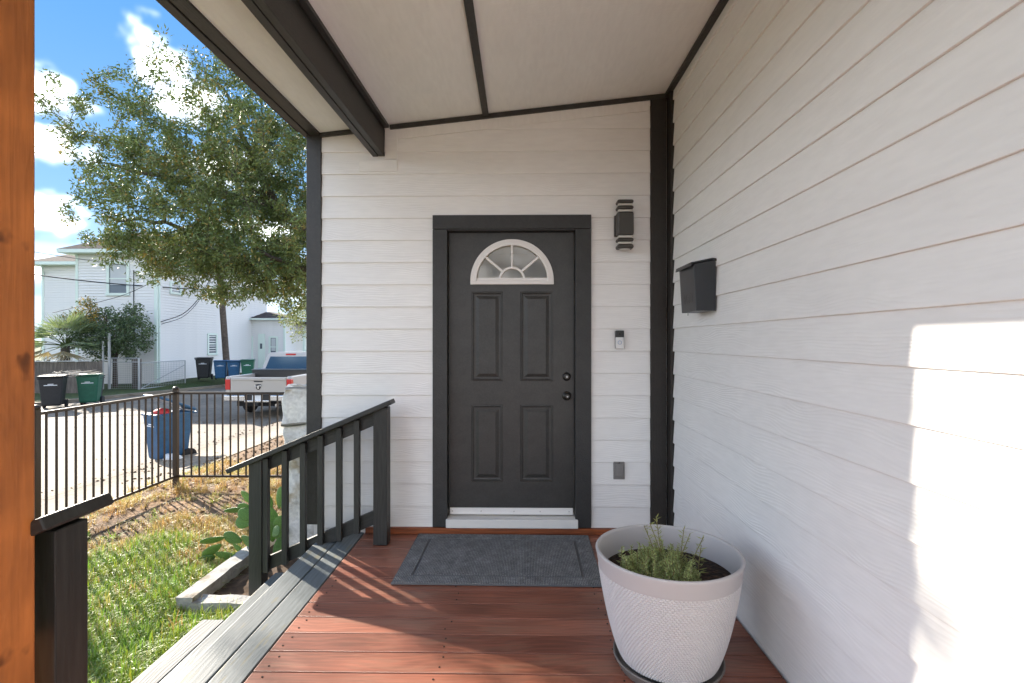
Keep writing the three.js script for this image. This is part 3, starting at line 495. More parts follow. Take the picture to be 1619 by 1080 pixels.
{ // street tree: trunk behind the porch corner, crown spreading over the verge
  const f = rng(21), tips = [];
  const E = [[[-5.9, 3.9, -9.5], [1.85, 1.4, 1.9], 400], [[-4.5, 4.2, -9.6], [1.9, 2.1, 2.1], 540], [[-7.15, 5.0, -9.5], [1.3, 1.0, 1.4], 80], [[-5.4, 5.8, -9.5], [1.6, 1.25, 1.6], 140], [[-8.2, 4.8, -9.4], [0.5, 0.5, 0.8], 6], [[-8.15, 5.65, -9.4], [0.9, 0.6, 0.8], 24], [[-7.4, 6.3, -9.4], [0.6, 0.4, 0.6], 10], [[-9.4, 4.6, -9.4], [0.6, 0.5, 0.8], 2], [[-5.0, 2.75, -9.2], [1.25, 0.75, 1.2], 130], [[-6.7, 3.0, -9.4], [1.0, 0.5, 0.9], 70], [[-8.0, 3.6, -9.4], [0.45, 0.4, 0.6], 9], [[-2.8, 5.2, -10], [2.3, 2.2, 2.2], 300], [[-3.9, 2.6, -9.4], [0.8, 0.8, 0.9], 60], [[-1.2, 4.6, -10.2], [1.6, 1.4, 1.5], 90]];
  for (const [c, r, n] of E) for (let i = 0; i < n; i++) tips.push(inEll(c, r, f));
  const base = [-2.75, -0.5, -10.2], fork = [-2.9, 2.1, -10.1];
  const { geos, twigs } = growTree(base, [[fork, [-4.6, 3.9, -9.7], 0.14, 0.1], [[-4.6, 3.9, -9.7], [-7.6, 4.7, -9.4], 0.095, 0.03], [[-4.6, 3.9, -9.7], [-5.6, 6.2, -9.6], 0.08, 0.025], [fork, [-5.6, 3.0, -9.4], 0.11, 0.06], [[-5.6, 3.0, -9.4], [-7.4, 3.6, -9.3], 0.055, 0.02], [fork, [-3.0, 5.6, -10.2], 0.13, 0.05], [fork, [-1.2, 4.8, -10.2], 0.1, 0.03], [fork, [-4.4, 2.9, -8.6], 0.07, 0.025], [[-4.6, 3.9, -9.7], [-6.2, 4.6, -10.9], 0.07, 0.025]], tips, f);
  const items = [];
  for (const [a, b] of twigs) {
    const n = 52 + Math.floor(f() * 34);
    for (let i = 0; i < n; i++) { const u = 0.05 + 1.05 * f(), s = 0.115; const p = [lerp(a[0], b[0], u) + rr(-s, s, f), lerp(a[1], b[1], u) + rr(-s, s * 0.8, f), lerp(a[2], b[2], u) + rr(-s, s, f)]; items.push([...p, b[0] - a[0] + rr(-0.5, 0.5, f), b[1] - a[1] + rr(-0.6, 0.35, f), b[2] - a[2] + rr(-0.5, 0.5, f), rr(0.055, 0.1, f), rr(0.02, 0.034, f)]); }
  }
  const t = thing('street_tree', 'broad evergreen tree spreading over the verge behind the metal fence', 'tree');
  obj('trunk', [rod(base, fork, 0.22, 0.17, 14), ...geos], M.bark, t);
  const yel = (x, y, z) => vn(x * 1.7 + 30, y * 1.7 + z + 60);
  obj('crown', leafMesh(items, (x, y, z) => { const q = f(), m = yel(x, y, z); if (q < 0.05 + 0.16 * sst(0.55, 0.9, m)) return [0.34, 0.25, 0.05]; const k = rr(0.75, 1.25, f); return [0.118 * k + 0.07 * m, 0.18 * k + 0.045 * m, 0.048 * k]; }, f), M.gloss, t);
}

// ------------------------------------------------------------------ yard: grass, litter, garden bed, cactus, pillar, metal fence
{
  const f = rng(33), blades = [];
  const geo = (n, h, sp, fl) => { const P = [], I = []; for (let i = 0; i < n; i++) { const a = rr(0, 6.28, f), r = sp * Math.sqrt(f()), x = Math.cos(a) * r, z = Math.sin(a) * r, L = h * rr(0.55, 1.15, f), w = 0.0028, th = rr(0, 6.28, f), lx = Math.cos(th), lz = Math.sin(th), b = rr(0.15, fl, f); const k = P.length / 3; for (const [t, ww] of [[0, 1], [0.45, 0.9], [0.8, 0.6]]) { const bx_ = x + lx * b * L * t * t, bz = z + lz * b * L * t * t, y = L * t * (1 - 0.35 * b * t); P.push(bx_ - lz * w * ww, y, bz + lx * w * ww, bx_ + lz * w * ww, y, bz - lx * w * ww); } P.push(x + lx * b * L, L * (1 - 0.42 * b), z + lz * b * L); I.push(k, k + 1, k + 3, k, k + 3, k + 2, k + 2, k + 3, k + 5, k + 2, k + 5, k + 4, k + 4, k + 5, k + 6); } const g = new THREE.BufferGeometry(); g.setAttribute('position', new THREE.Float32BufferAttribute(P, 3)); g.setIndex(I); g.computeVertexNormals(); return g; };
  const mats = phy({ color: 0xffffff, transmission: 0.48, thickness: 0, roughness: 0.7, side: THREE.DoubleSide });
  const kinds = [geo(16, 0.12, 0.055, 1.1), geo(18, 0.085, 0.06, 1.3), geo(14, 0.06, 0.06, 1.6)], lists = [[], [], []];
  for (let i = 0; i < 50000; i++) {
    const x = rr(-4.75, -1.78, f), z = rr(-7.6, 1.5, f); if (x > -2.22 && z < -3.32 && z > -5.2) continue; if (z < -6.1 && x > -1.9) continue;
    const far = sst(-3.9, -5.0, z + 0.9 * (vn(x * 1.6 + 9, z * 1.6 + 50) - 0.5)), patch = fbm(x * 1.8 + 40, z * 1.8 + 80, 3); const out = x < -4.35 || z < -6.4;
    const keep = out ? 0.06 + 0.16 * sst(0.5, 0.65, patch) : lerp(1.0, 0.03 + 0.36 * sst(0.5, 0.64, patch), far) * (x > -1.95 && z > -2.6 ? 0.55 : 1); if (f() > keep) continue;
    const edge = sst(0.25, 0.05, Math.min(Math.abs(x + 4.25), Math.abs(z + 6.25))), k = far > 0.5 ? (edge > 0.5 && f() < 0.6 ? 0 : f() < 0.45 ? 1 : 2) : f() < 0.55 ? 0 : 1;
    const q = f(), dry = clamp(far * 0.85 + edge * 0.3 + (patch - 0.5) * 0.6); const c = q < dry * 0.5 ? [0.62, 0.46, 0.18] : q < dry * 0.72 ? [0.56, 0.33, 0.1] : q < dry * 0.92 ? [0.55, 0.48, 0.1] : q > 0.95 ? [0.55, 0.48, 0.12] : [rr(0.24, 0.38, f), rr(0.36, 0.5, f), rr(0.03, 0.055, f)];
    lists[k].push([x, z, c]);
  }
  kinds.forEach((g, k) => {
    const im = new THREE.InstancedMesh(g, mats, lists[k].length), m4 = new THREE.Matrix4(), q4 = new THREE.Quaternion(), e = new THREE.Euler();
    lists[k].forEach(([x, z, c], i) => { const s = rr(0.7, 1.25, f); q4.setFromEuler(e.set(rr(-0.15, 0.15, f), rr(0, 6.28, f), rr(-0.15, 0.15, f))); m4.compose(V(x, yardY(x, z) - 0.006, z), q4, V(s, s * rr(0.8, 1.2, f), s)); im.setMatrixAt(i, m4); im.setColorAt(i, C(...c)); });
    im.name = numbered('grass'); im.castShadow = im.receiveShadow = true; im.userData.kind = 'stuff'; tag(im, ['long green grass blades growing beside the porch step', 'middle length yellow green grass across the yard', 'short dry grass stubble on the bare yard soil'][k], 'grass'); scene.add(im);
  });
  // fallen leaves
  const lg = leafMesh([[-0.02, 0, 0, 1, 0.05, 0, 0.045, 0.022]], () => [1, 1, 1], rng(4)); lg.deleteAttribute('color');
  const litter = []; for (let i = 0; i < 5200; i++) { const u = f(); let x, z; if (u < 0.45) { x = rr(-6.2, -2, f); z = rr(-12, -4.2, f); if (x < -4.7 && vn(x * 1.3 + 10, z * 1.1 + 40) < 0.8) continue; } else if (u < 0.65) { x = rr(-2.12, -1.6, f); z = rr(-5, -3.5, f); } else if (u < 0.8) { x = -6.6 + rr(-0.5, 0.5, f) * f(); z = rr(-18, -5, f); } else { x = rr(-9.5, -6.4, f); z = rr(-16, -6, f); if (vn(x * 0.9 + 10, z * 2.2 + 40) < 0.86) continue; } litter.push([x, x > -6.2 ? yardY(x, z) + (x < -4.72 ? 0.018 : 0.006) : x > -6.39 ? streetY(z) + 0.136 : streetY(z) + 0.006, z]); }
  const im = new THREE.InstancedMesh(lg, std({ color: 0xffffff, roughness: 0.9, side: THREE.DoubleSide }), litter.length), m4 = new THREE.Matrix4(), q4 = new THREE.Quaternion(), e = new THREE.Euler();
  litter.forEach(([x, y, z], i) => { q4.setFromEuler(e.set(rr(-0.4, 0.4, f), rr(0, 6.28, f), rr(-0.4, 0.4, f))); const s = rr(0.7, 1.5, f); m4.compose(V(x, y, z), q4, V(s, s, s)); im.setMatrixAt(i, m4); const k = rr(0.6, 1.3, f); im.setColorAt(i, C(0.2 * k, 0.125 * k, 0.065 * k)); });
  im.name = 'leaf_litter'; im.castShadow = im.receiveShadow = true; im.userData.kind = 'stuff'; tag(im, 'brown fallen leaves scattered over yard and gutter', 'leaves'); scene.add(im);
}
{ // garden bed edging and mulch
  const rough = (g, a, s) => { g = mergeVertices(g); const p = g.attributes.position; for (let i = 0; i < p.count; i++) { const x = p.getX(i), y = p.getY(i), z = p.getZ(i); p.setXYZ(i, x + a * (n3(x * s, y * s, z * s + 9) - 0.5), y + a * (n3(x * s + 40, y * s, z * s + 9) - 0.5), z + a * (n3(x * s, y * s + 40, z * s + 9) - 0.5)); } g.computeVertexNormals(); return g; };
  const bed = thing('garden_bed', 'low concrete edged bed of brown mulch beside the stair railing', 'garden bed');
  const e1 = new THREE.BoxGeometry(0.11, 0.24, 1.75, 4, 4, 24).translate(-2.2, -0.42, -4.2), e2 = new THREE.BoxGeometry(0.42, 0.22, 0.11, 10, 4, 4).translate(-1.94, -0.44, -3.37);
  for (const e of [e1, e2]) { e.deleteAttribute('uv'); e.deleteAttribute('normal'); const g = rough(e, 0.02, 14).toNonIndexed(); g.computeVertexNormals(); obj('edging_block', grainUV(toCreasedNormals(g, 0.6), 'z'), M.concrete, bed); }
  obj('mulch', grainUV(sheet(-2.16, -1.51, -3.4, -5.1, 16, 40, (x, z) => -0.385 + 0.06 * (fbm(x * 9 + 9, z * 9 + 90, 3) - 0.5)), 'x'), M.mulch, bed);
  // rough painted masonry pier
  const pr = thing('masonry_pier', 'rough white painted masonry pier beside the dark corner board', 'pier', [-1.80, -0.45, -4.3]);
  const shaft = new THREE.CylinderGeometry(0.148, 0.158, 1.3, 36, 44).translate(0, 0.65, 0), cap = new THREE.CylinderGeometry(0.155, 0.178, 0.3, 36, 14).translate(0, 1.31, 0);
  for (const [g, n] of [[shaft, 'shaft'], [cap, 'cap']]) { const p = g.attributes.position; for (let i = 0; i < p.count; i++) { const x = p.getX(i), z = p.getZ(i), m = Math.max(Math.abs(x), Math.abs(z)) || 1, L = Math.hypot(x, z) || 1, k = lerp(1, L / m, 0.62); p.setX(i, x * k); p.setZ(i, z * k); } g.deleteAttribute('normal'); g.deleteAttribute('uv'); const q = rough(g, 0.05, 9); obj(n, grainUV(q.toNonIndexed(), 'y'), M.stone, pr); }
}
{ // prickly pear
  const f = rng(12), c = thing('prickly_pear', 'green prickly pear cactus with flat pads in the garden bed', 'cactus', [-1.918, -0.132, -4.2]);
  const g = new THREE.SphereGeometry(1, 18, 14).translate(0, 1, 0), p = g.attributes.position;
  for (let i = 0; i < p.count; i++) { const y = p.getY(i), t = y / 2, w = 0.62 + 0.5 * Math.sin(Math.min(1, t * 1.1) * Math.PI * 0.62); p.setX(i, p.getX(i) * w); p.setZ(i, p.getZ(i) * 0.26); } g.computeVertexNormals(); grainUV(g, 'y');
  const pad = (x0, y0, x1, y1, wd, z = 0, yaw = null) => { const L = Math.hypot(x1 - x0, y1 - y0); const o = obj('pad', g, M.cactus[Math.floor(f() * 3)], c); o.position.set(x0, y0, z); o.rotation.order = 'ZYX'; o.rotation.z = Math.atan2(-(x1 - x0), y1 - y0); o.rotation.y = yaw ?? rr(-1.0, 1.0, f); o.rotation.x = rr(-0.15, 0.15, f); o.scale.set(wd * 0.46, L / 2, 0.045); };
  for (const a of [[-0.223, -0.389, -0.192, -0.104, 0.135], [-0.13, -0.405, -0.078, -0.104, 0.135, -0.05], [-0.016, -0.389, -0.036, -0.078, 0.135, 0.05], [-0.182, -0.135, -0.296, 0.042, 0.125, 0.03], [-0.156, -0.166, -0.161, 0.13, 0.135, -0.06], [-0.067, -0.13, -0.036, 0.093, 0.125, 0.02], [-0.208, -0.197, -0.369, -0.083, 0.125, 0.05], [-0.348, -0.114, -0.504, -0.062, 0.114, 0.06], [-0.483, -0.078, -0.691, -0.13, 0.088, 0.07], [-0.275, -0.28, -0.441, -0.145, 0.067, 0.05], [-0.234, -0.218, -0.389, -0.197, 0.093, 0.1], [-0.286, -0.26, -0.545, -0.197, 0.104, 0.1], [-0.483, -0.114, -0.639, -0.218, 0.088, 0.12], [-0.535, -0.208, -0.67, -0.28, 0.099, 0.12], [-0.628, -0.249, -0.763, -0.353, 0.083, 0.13], [-0.275, 0.031, -0.421, 0.042, 0.114, 0.03], [-0.265, 0.093, -0.421, 0.156, 0.104, 0], [-0.327, 0.125, -0.545, 0.114, 0.093, -0.03], [-0.296, 0.145, -0.421, 0.26, 0.104, -0.05], [-0.265, 0.062, -0.363, 0.156, 0.093, 0.08], [-0.223, 0.021, -0.234, 0.228, 0.114, -0.1], [-0.13, 0.093, -0.125, 0.28, 0.073, -0.12], [-0.047, 0.062, -0.016, 0.228, 0.104, -0.05], [0, -0.104, 0.036, 0.078, 0.093, 0.05], [-0.099, -0.052, -0.14, 0.062, 0.093, 0.1], [-0.057, -0.042, 0.005, 0.031, 0.093, 0.14]]) pad(...a);
}
{ // black metal picket fence: two panels meeting at a corner post
  const post = (p, x, z, h = 1.24, b = -0.5) => { obj('post', bx(x - 0.027, x + 0.027, b, h - 0.45, z - 0.027, z + 0.027, 0.004, 'y'), M.fenceMetal, p); obj('post_cap', new THREE.SphereGeometry(0.037, 14, 10).scale(1, 0.75, 1).translate(x, h - 0.45 + 0.012, z), M.fenceMetal, p); };
  const panel = (p, a, b) => {
    const n = Math.round(Math.hypot(b[0] - a[0], b[1] - a[1]) / 0.099);
    for (const y of [0.748, -0.276]) obj('rail', bar([a[0], y, a[1]], [b[0], y, b[1]], 0.026, 0.028, 0.003), M.fenceMetal, p);
    for (let i = 1; i < n; i++) { const x = lerp(a[0], b[0], i / n), z = lerp(a[1], b[1], i / n); obj('picket', bx(x - 0.008, x + 0.008, -0.28, 0.745, z - 0.008, z + 0.008, 0.002, 'y'), M.fenceMetal, p); }
  };
  const A = [-4.245, -6.249], f1 = thing('metal_fence', 'black metal picket fence around the dry grass yard', 'fence');
  post(f1, ...A); post(f1, -4.245, -4.42); post(f1, -4.245, -2.6); post(f1, -2.4, -6.249);
  panel(f1, A, [-4.245, -4.42]); panel(f1, [-4.245, -4.42], [-4.245, -2.6]); panel(f1, A, [-2.4, -6.249]); panel(f1, [-2.4, -6.249], [-1.62, -6.249]);
}

// ------------------------------------------------------------------ wheeled bins
function frustum(w0, d0, w1, d1, h, y0 = 0) {
  const g = new RoundedBoxGeometry(1, 1, 1, 2, 0.07), p = g.attributes.position;
  for (let i = 0; i < p.count; i++) { const t = p.getY(i) + 0.5; p.setXYZ(i, p.getX(i) * lerp(w0, w1, t), y0 + t * h, p.getZ(i) * lerp(d0, d1, t)); } g.computeVertexNormals(); return grainUV(g, 'y');
}
const binMat = { blue: std({ color: C(0.022, 0.125, 0.27), roughness: 0.45, map: T.speck }), green: std({ color: C(0.02, 0.15, 0.085), roughness: 0.5, map: T.speck }), black: std({ color: C(0.026, 0.026, 0.027), roughness: 0.6, map: T.speck }), print: std({ color: C(0.75, 0.77, 0.78), roughness: 0.6 }) };
function bin(label, mat, p, turn, s = 1, lidOpen = 0, group) {       // front faces local +z, wheels at the back
  const b = thing('wheeled_bin', label, 'bin', p, turn, group); b.scale.setScalar(s);
  obj('body', frustum(0.46, 0.52, 0.6, 0.68, 0.88, 0.1), mat, b);
  obj('rim', bx(-0.315, 0.315, 0.94, 0.985, -0.36, 0.355, 0.015), mat, b);
  const lid = sub('lid', b, [0, 0.99, -0.36]); lid.rotation.x = -lidOpen;
  const lg = new RoundedBoxGeometry(0.64, 0.05, 0.76, 2, 0.02, 4), lp = lg.attributes.position; for (let i = 0; i < lp.count; i++) { const z = lp.getZ(i) / 0.38, x = lp.getX(i) / 0.32; lp.setY(i, lp.getY(i) + 0.05 * (1 - z * z) * (1 - x * x * 0.5)); } lg.translate(0, 0.03, 0.38); lg.computeVertexNormals(); grainUV(lg, 'x'); obj('lid_shell', lg, mat, lid);
  obj('handle', rod([-0.24, 0.95, -0.42], [0.24, 0.95, -0.42], 0.018), mat, b);
  for (const x of [-0.27, 0.27]) obj('wheel', rod([x - 0.03, 0.13, -0.27], [x + 0.03, 0.13, -0.27], 0.13, 0.13, 20), M.rubber, b);
  obj('axle', rod([-0.25, 0.13, -0.27], [0.25, 0.13, -0.27], 0.015), M.galv, b);
  for (const [w, y] of [[0.07, 0.79], [0.16, 0.755]]) obj('printed_mark', bx(-w, w, y - 0.012, y + 0.008, 0.318, 0.327, 0), binMat.print, b);
  return b;
}
{
  const b = bin('blue wheeled bin overfilled with its lid ajar beyond the metal fence', binMat.blue, [-6.42, streetY(-9.25), -9.25], -0.5, 0.94, 0.42); b.scale.x = 0.8;
  obj('red_bag', new THREE.SphereGeometry(0.16, 14, 10).scale(1.2, 0.5, 0.9).translate(0.06, 1.0, 0.14), std({ color: C(0.5, 0.03, 0.03), roughness: 0.6 }), b);
  const w = thing('litter_bag', 'crumpled white plastic bag at foot of blue wheeled bin', 'bag', [-6.16, streetY(-9.0) + 0.001, -9.0]);
  const g = new THREE.SphereGeometry(0.13, 22, 16), p = g.attributes.position; for (let i = 0; i < p.count; i++) { const x = p.getX(i), y = p.getY(i), z = p.getZ(i), k = 0.75 + 0.6 * n3(x * 22 + 9, y * 22 + 9, z * 22 + 9); p.setXYZ(i, x * k * 1.3, Math.max(0, y * k + 0.09), z * k); } g.computeVertexNormals(); obj('bag', g, std({ color: C(0.7, 0.7, 0.68), roughness: 0.5 }), w);
  bin('charcoal wheeled bin under dry branches by the old board fence', binMat.black, [-16.0, streetY(-17.4), -17.3], 0.55, 1.08);
  bin('charcoal wheeled bin crowded against the green bin at street edge', binMat.black, [-15.75, streetY(-17.3) - 0.02, -18.6], 0.5, 1.0);
  bin('green wheeled bin at the street edge by the wire fence', binMat.green, [-15.62, streetY(-18.2), -18.35], 0.5, 1.08);
  const g4 = 'bins along the white house wall';
  bin('charcoal wheeled bin against the white house wall, beside three coloured bins', binMat.black, [-16.5, -0.62, -26.5], 0.35, 1.12, 0, g4);
  bin('blue wheeled bin next to the charcoal bin at the white house', binMat.blue, [-15.62, -0.62, -26.5], 0.4, 0.98, 0, g4);
  bin('blue wheeled bin between the utility pole and far green bin', binMat.blue, [-14.92, -0.62, -26.5], 0.45, 0.98, 0, g4);
  bin('green wheeled bin behind the pickup bed, next to blue bin', binMat.green, [-14.2, -0.62, -26.5], 0.4, 1.02, 0, g4);
}

// ------------------------------------------------------------------ pickup truck, rear towards us (local: rear at z=0, nose at -z)
{
  const t = thing('pickup_truck', 'pale pickup truck with black bed toolbox parked on the street', 'truck', [-7.78, streetY(-15.1), -15.1], 0.02);
  const W = 0.98;
  const ext = (pts, x0, x1, bev = 0.03) => new THREE.ExtrudeGeometry(new THREE.Shape(pts.map((q) => new THREE.Vector2(...q))), { depth: Math.abs(x1 - x0) - 2 * bev, bevelEnabled: true, bevelSize: bev, bevelThickness: bev, bevelSegments: 3 }).rotateY(-Math.PI / 2).translate(Math.max(x0, x1) - bev, 0, 0);   // shape x -> world z
  const arch = (c, r) => { const o = []; for (let i = 0; i <= 10; i++) { const a = Math.PI * i / 10; o.push([c + Math.cos(Math.PI - a) * -r, 0.42 + Math.sin(a) * r]); } return o; };
  const sidePts = [[-0.02, 0.62], [-0.02, 1.2], [-2.0, 1.2], [-2.0, 0.5], ...arch(-1.25, 0.5).reverse().map((q) => q), [-0.6, 0.5]];
  for (const s of [-1, 1]) obj('bed_side', ext([[-0.03, 0.62], [-0.03, 1.17], [-0.06, 1.2], [-2.0, 1.2], [-2.0, 0.45], [-1.72, 0.45], [-1.66, 0.72], [-1.5, 0.9], [-1.25, 0.96], [-1.0, 0.9], [-0.84, 0.72], [-0.78, 0.5]], s > 0 ? W - 0.14 : -W, s > 0 ? W : -W + 0.14), M.truck, t);
  obj('bed_floor', bx(-W + 0.1, W - 0.1, 0.68, 0.74, -2.0, -0.05, 0.005), M.rubber, t);
  const tg = obj('tailgate', bx(-0.83, 0.83, 0.66, 1.205, -0.08, 0.0, 0.018), M.truck, t);
  obj('gate_lip', bx(-0.8, 0.8, 1.12, 1.17, 0.0, 0.022, 0.01), M.truck, t); obj('gate_crease', bx(-0.78, 0.78, 0.72, 0.76, -0.005, 0.008, 0.004), M.truck, t);
  obj('gate_handle', bx(-0.13, 0.13, 1.065, 1.1, 0.0, 0.012, 0.004), M.blackPlastic, t);
  { // badge: dark shield with a pale horned-head mark
    const sh = new THREE.Shape([[-0.09, 0.07], [-0.05, 0.085], [0.05, 0.085], [0.09, 0.07], [0.075, -0.02], [0.03, -0.085], [-0.03, -0.085], [-0.075, -0.02]].map((q) => new THREE.Vector2(...q)));
    obj('badge', new THREE.ExtrudeGeometry(sh, { depth: 0.008, bevelEnabled: false }).translate(0, 0.92, 0.001), M.blackPlastic, t);
    const hd = new THREE.Shape([[-0.035, 0.035], [0.035, 0.035], [0.022, -0.03], [0.012, -0.068], [-0.012, -0.068], [-0.022, -0.03]].map((q) => new THREE.Vector2(...q)));
    obj('badge_mark', [new THREE.ExtrudeGeometry(hd, { depth: 0.005, bevelEnabled: false }).translate(0, 0.92, 0.009), new THREE.TorusGeometry(0.028, 0.009, 6, 16, 4.4).rotateZ(-0.7).translate(0.05, 0.945, 0.012), new THREE.TorusGeometry(0.028, 0.009, 6, 16, 4.4).rotateZ(-0.6 + 2.1).translate(-0.05, 0.945, 0.012)].map((g) => grainUV(g.index ? g.toNonIndexed() : g)), M.chrome, t);
  }
  for (const s of [-1, 1]) obj('tail_light', bx(s * 0.835, s * (W + 0.005), 0.83, 1.15, -0.16, 0.012, 0.02), M.redLens, t);
  obj('bumper', [bx(-W, -0.36, 0.5, 0.68, -0.16, 0.1, 0.03), bx(0.36, W, 0.5, 0.68, -0.16, 0.1, 0.03), bx(-0.37, 0.37, 0.47, 0.53, -0.16, 0.1, 0.015)], M.chrome, t);
  obj('bumper_step', bx(-0.9, 0.9, 0.685, 0.70, -0.14, 0.085, 0.004), M.blackPlastic, t);
  const pl = sub('plate_recess', t); obj('recess', bx(-0.36, 0.36, 0.53, 0.68, -0.1, 0.045, 0.004), M.blackPlastic, pl);
  obj('licence_plate', bx(-0.155, 0.155, 0.53, 0.675, 0.046, 0.056, 0.003), binMat.print, pl);
  const font = await new FontLoader().loadAsync('fonts/droid/droid_sans_bold.typeface.json');
  obj('underbody', bx(-0.75, 0.75, 0.32, 0.52, -5.4, -0.2, 0.02), M.rubber, t);
  obj('hitch', bx(-0.05, 0.05, 0.36, 0.45, -0.1, 0.12, 0.006), M.rubber, t);
  obj('exhaust', rod([0.55, 0.4, -0.5], [0.55, 0.38, 0.04], 0.04, 0.04, 12), M.chrome, t);
  for (const z of [-1.25, -4.75]) for (const s of [-1, 1]) { const wh = sub('wheel', t, [s * 0.85, 0.4, z]); obj('tyre', new THREE.TorusGeometry(0.29, 0.115, 14, 36).scale(1, 1, 1.15).rotateY(Math.PI / 2), M.rubber, wh); obj('rim', rod([s * 0.02, 0, 0], [s * 0.1, 0, 0], 0.22, 0.2, 20), M.chrome, wh); }
  obj('toolbox', bx(-W + 0.04, W - 0.04, 1.02, 1.33, -1.98, -1.5, 0.02), M.blackPlastic, t);
  obj('toolbox_lid', bx(-W + 0.02, W - 0.02, 1.333, 1.365, -2.0, -1.48, 0.01), std({ color: C(0.09, 0.1, 0.105), roughness: 0.35 }), t);
  // cab, crew length, glasshouse leaning inwards
  obj('cab_body', ext([[-2.03, 0.45], [-2.03, 1.26], [-4.35, 1.26], [-5.75, 1.14], [-5.8, 0.5], [-5.3, 0.42], [-4.25, 0.42]], -W + 0.02, W - 0.02, 0.04), M.truck, t);
  const gh = new RoundedBoxGeometry(1, 1, 1, 3, 0.06), gp = gh.attributes.position;
  for (let i = 0; i < gp.count; i++) { const u = gp.getY(i) + 0.5, z = gp.getZ(i); gp.setXYZ(i, gp.getX(i) * lerp(1.86, 1.52, u), 1.24 + u * 0.66, z > 0 ? lerp(-2.04, -2.3, u) + (z - 0.5) * 0.1 : lerp(-4.4, -3.65, u) + (z + 0.5) * 0.1); } gh.computeVertexNormals();
  const roof = obj('cab_roof', grainUV(gh), M.truck, t);
  const wr = new THREE.Shape([[-0.78, 1.34], [0.78, 1.34], [0.68, 1.76], [-0.68, 1.76]].map((q) => new THREE.Vector2(...q)));
  const rg = new THREE.ExtrudeGeometry(wr, { depth: 0.02, bevelEnabled: false }), rp = rg.attributes.position; for (let i = 0; i < rp.count; i++) rp.setZ(i, rp.getZ(i) - 2.045 - (rp.getY(i) - 1.24) / 0.66 * 0.26); rg.computeVertexNormals(); obj('rear_window', rg, M.tint, t);
  for (const s of [-1, 1]) for (const [za, zb] of [[-2.5, -3.05], [-3.12, -3.85]]) { const q = new THREE.Shape([[za, 1.33], [zb - 0.12, 1.33], [zb, 1.74], [za - 0.08, 1.74]].map((v) => new THREE.Vector2(...v))); const sg = new THREE.ExtrudeGeometry(q, { depth: 0.012, bevelEnabled: false }).rotateY(-Math.PI / 2), sp = sg.attributes.position; for (let i = 0; i < sp.count; i++) { const u = (sp.getY(i) - 1.24) / 0.66; sp.setX(i, s * (lerp(0.93, 0.76, u) + 0.004) + sp.getX(i)); } sg.computeVertexNormals(); obj('side_window', sg, M.tint, t); }
  obj('brake_light', bx(-0.17, 0.17, 1.80, 1.86, -2.32, -2.25, 0.01), M.redLens, t);
  for (const s of [-1, 1]) obj('mirror', bx(s * 1.0, s * 1.2, 1.24, 1.5, -3.98, -3.84, 0.03), M.blackPlastic, t);
}

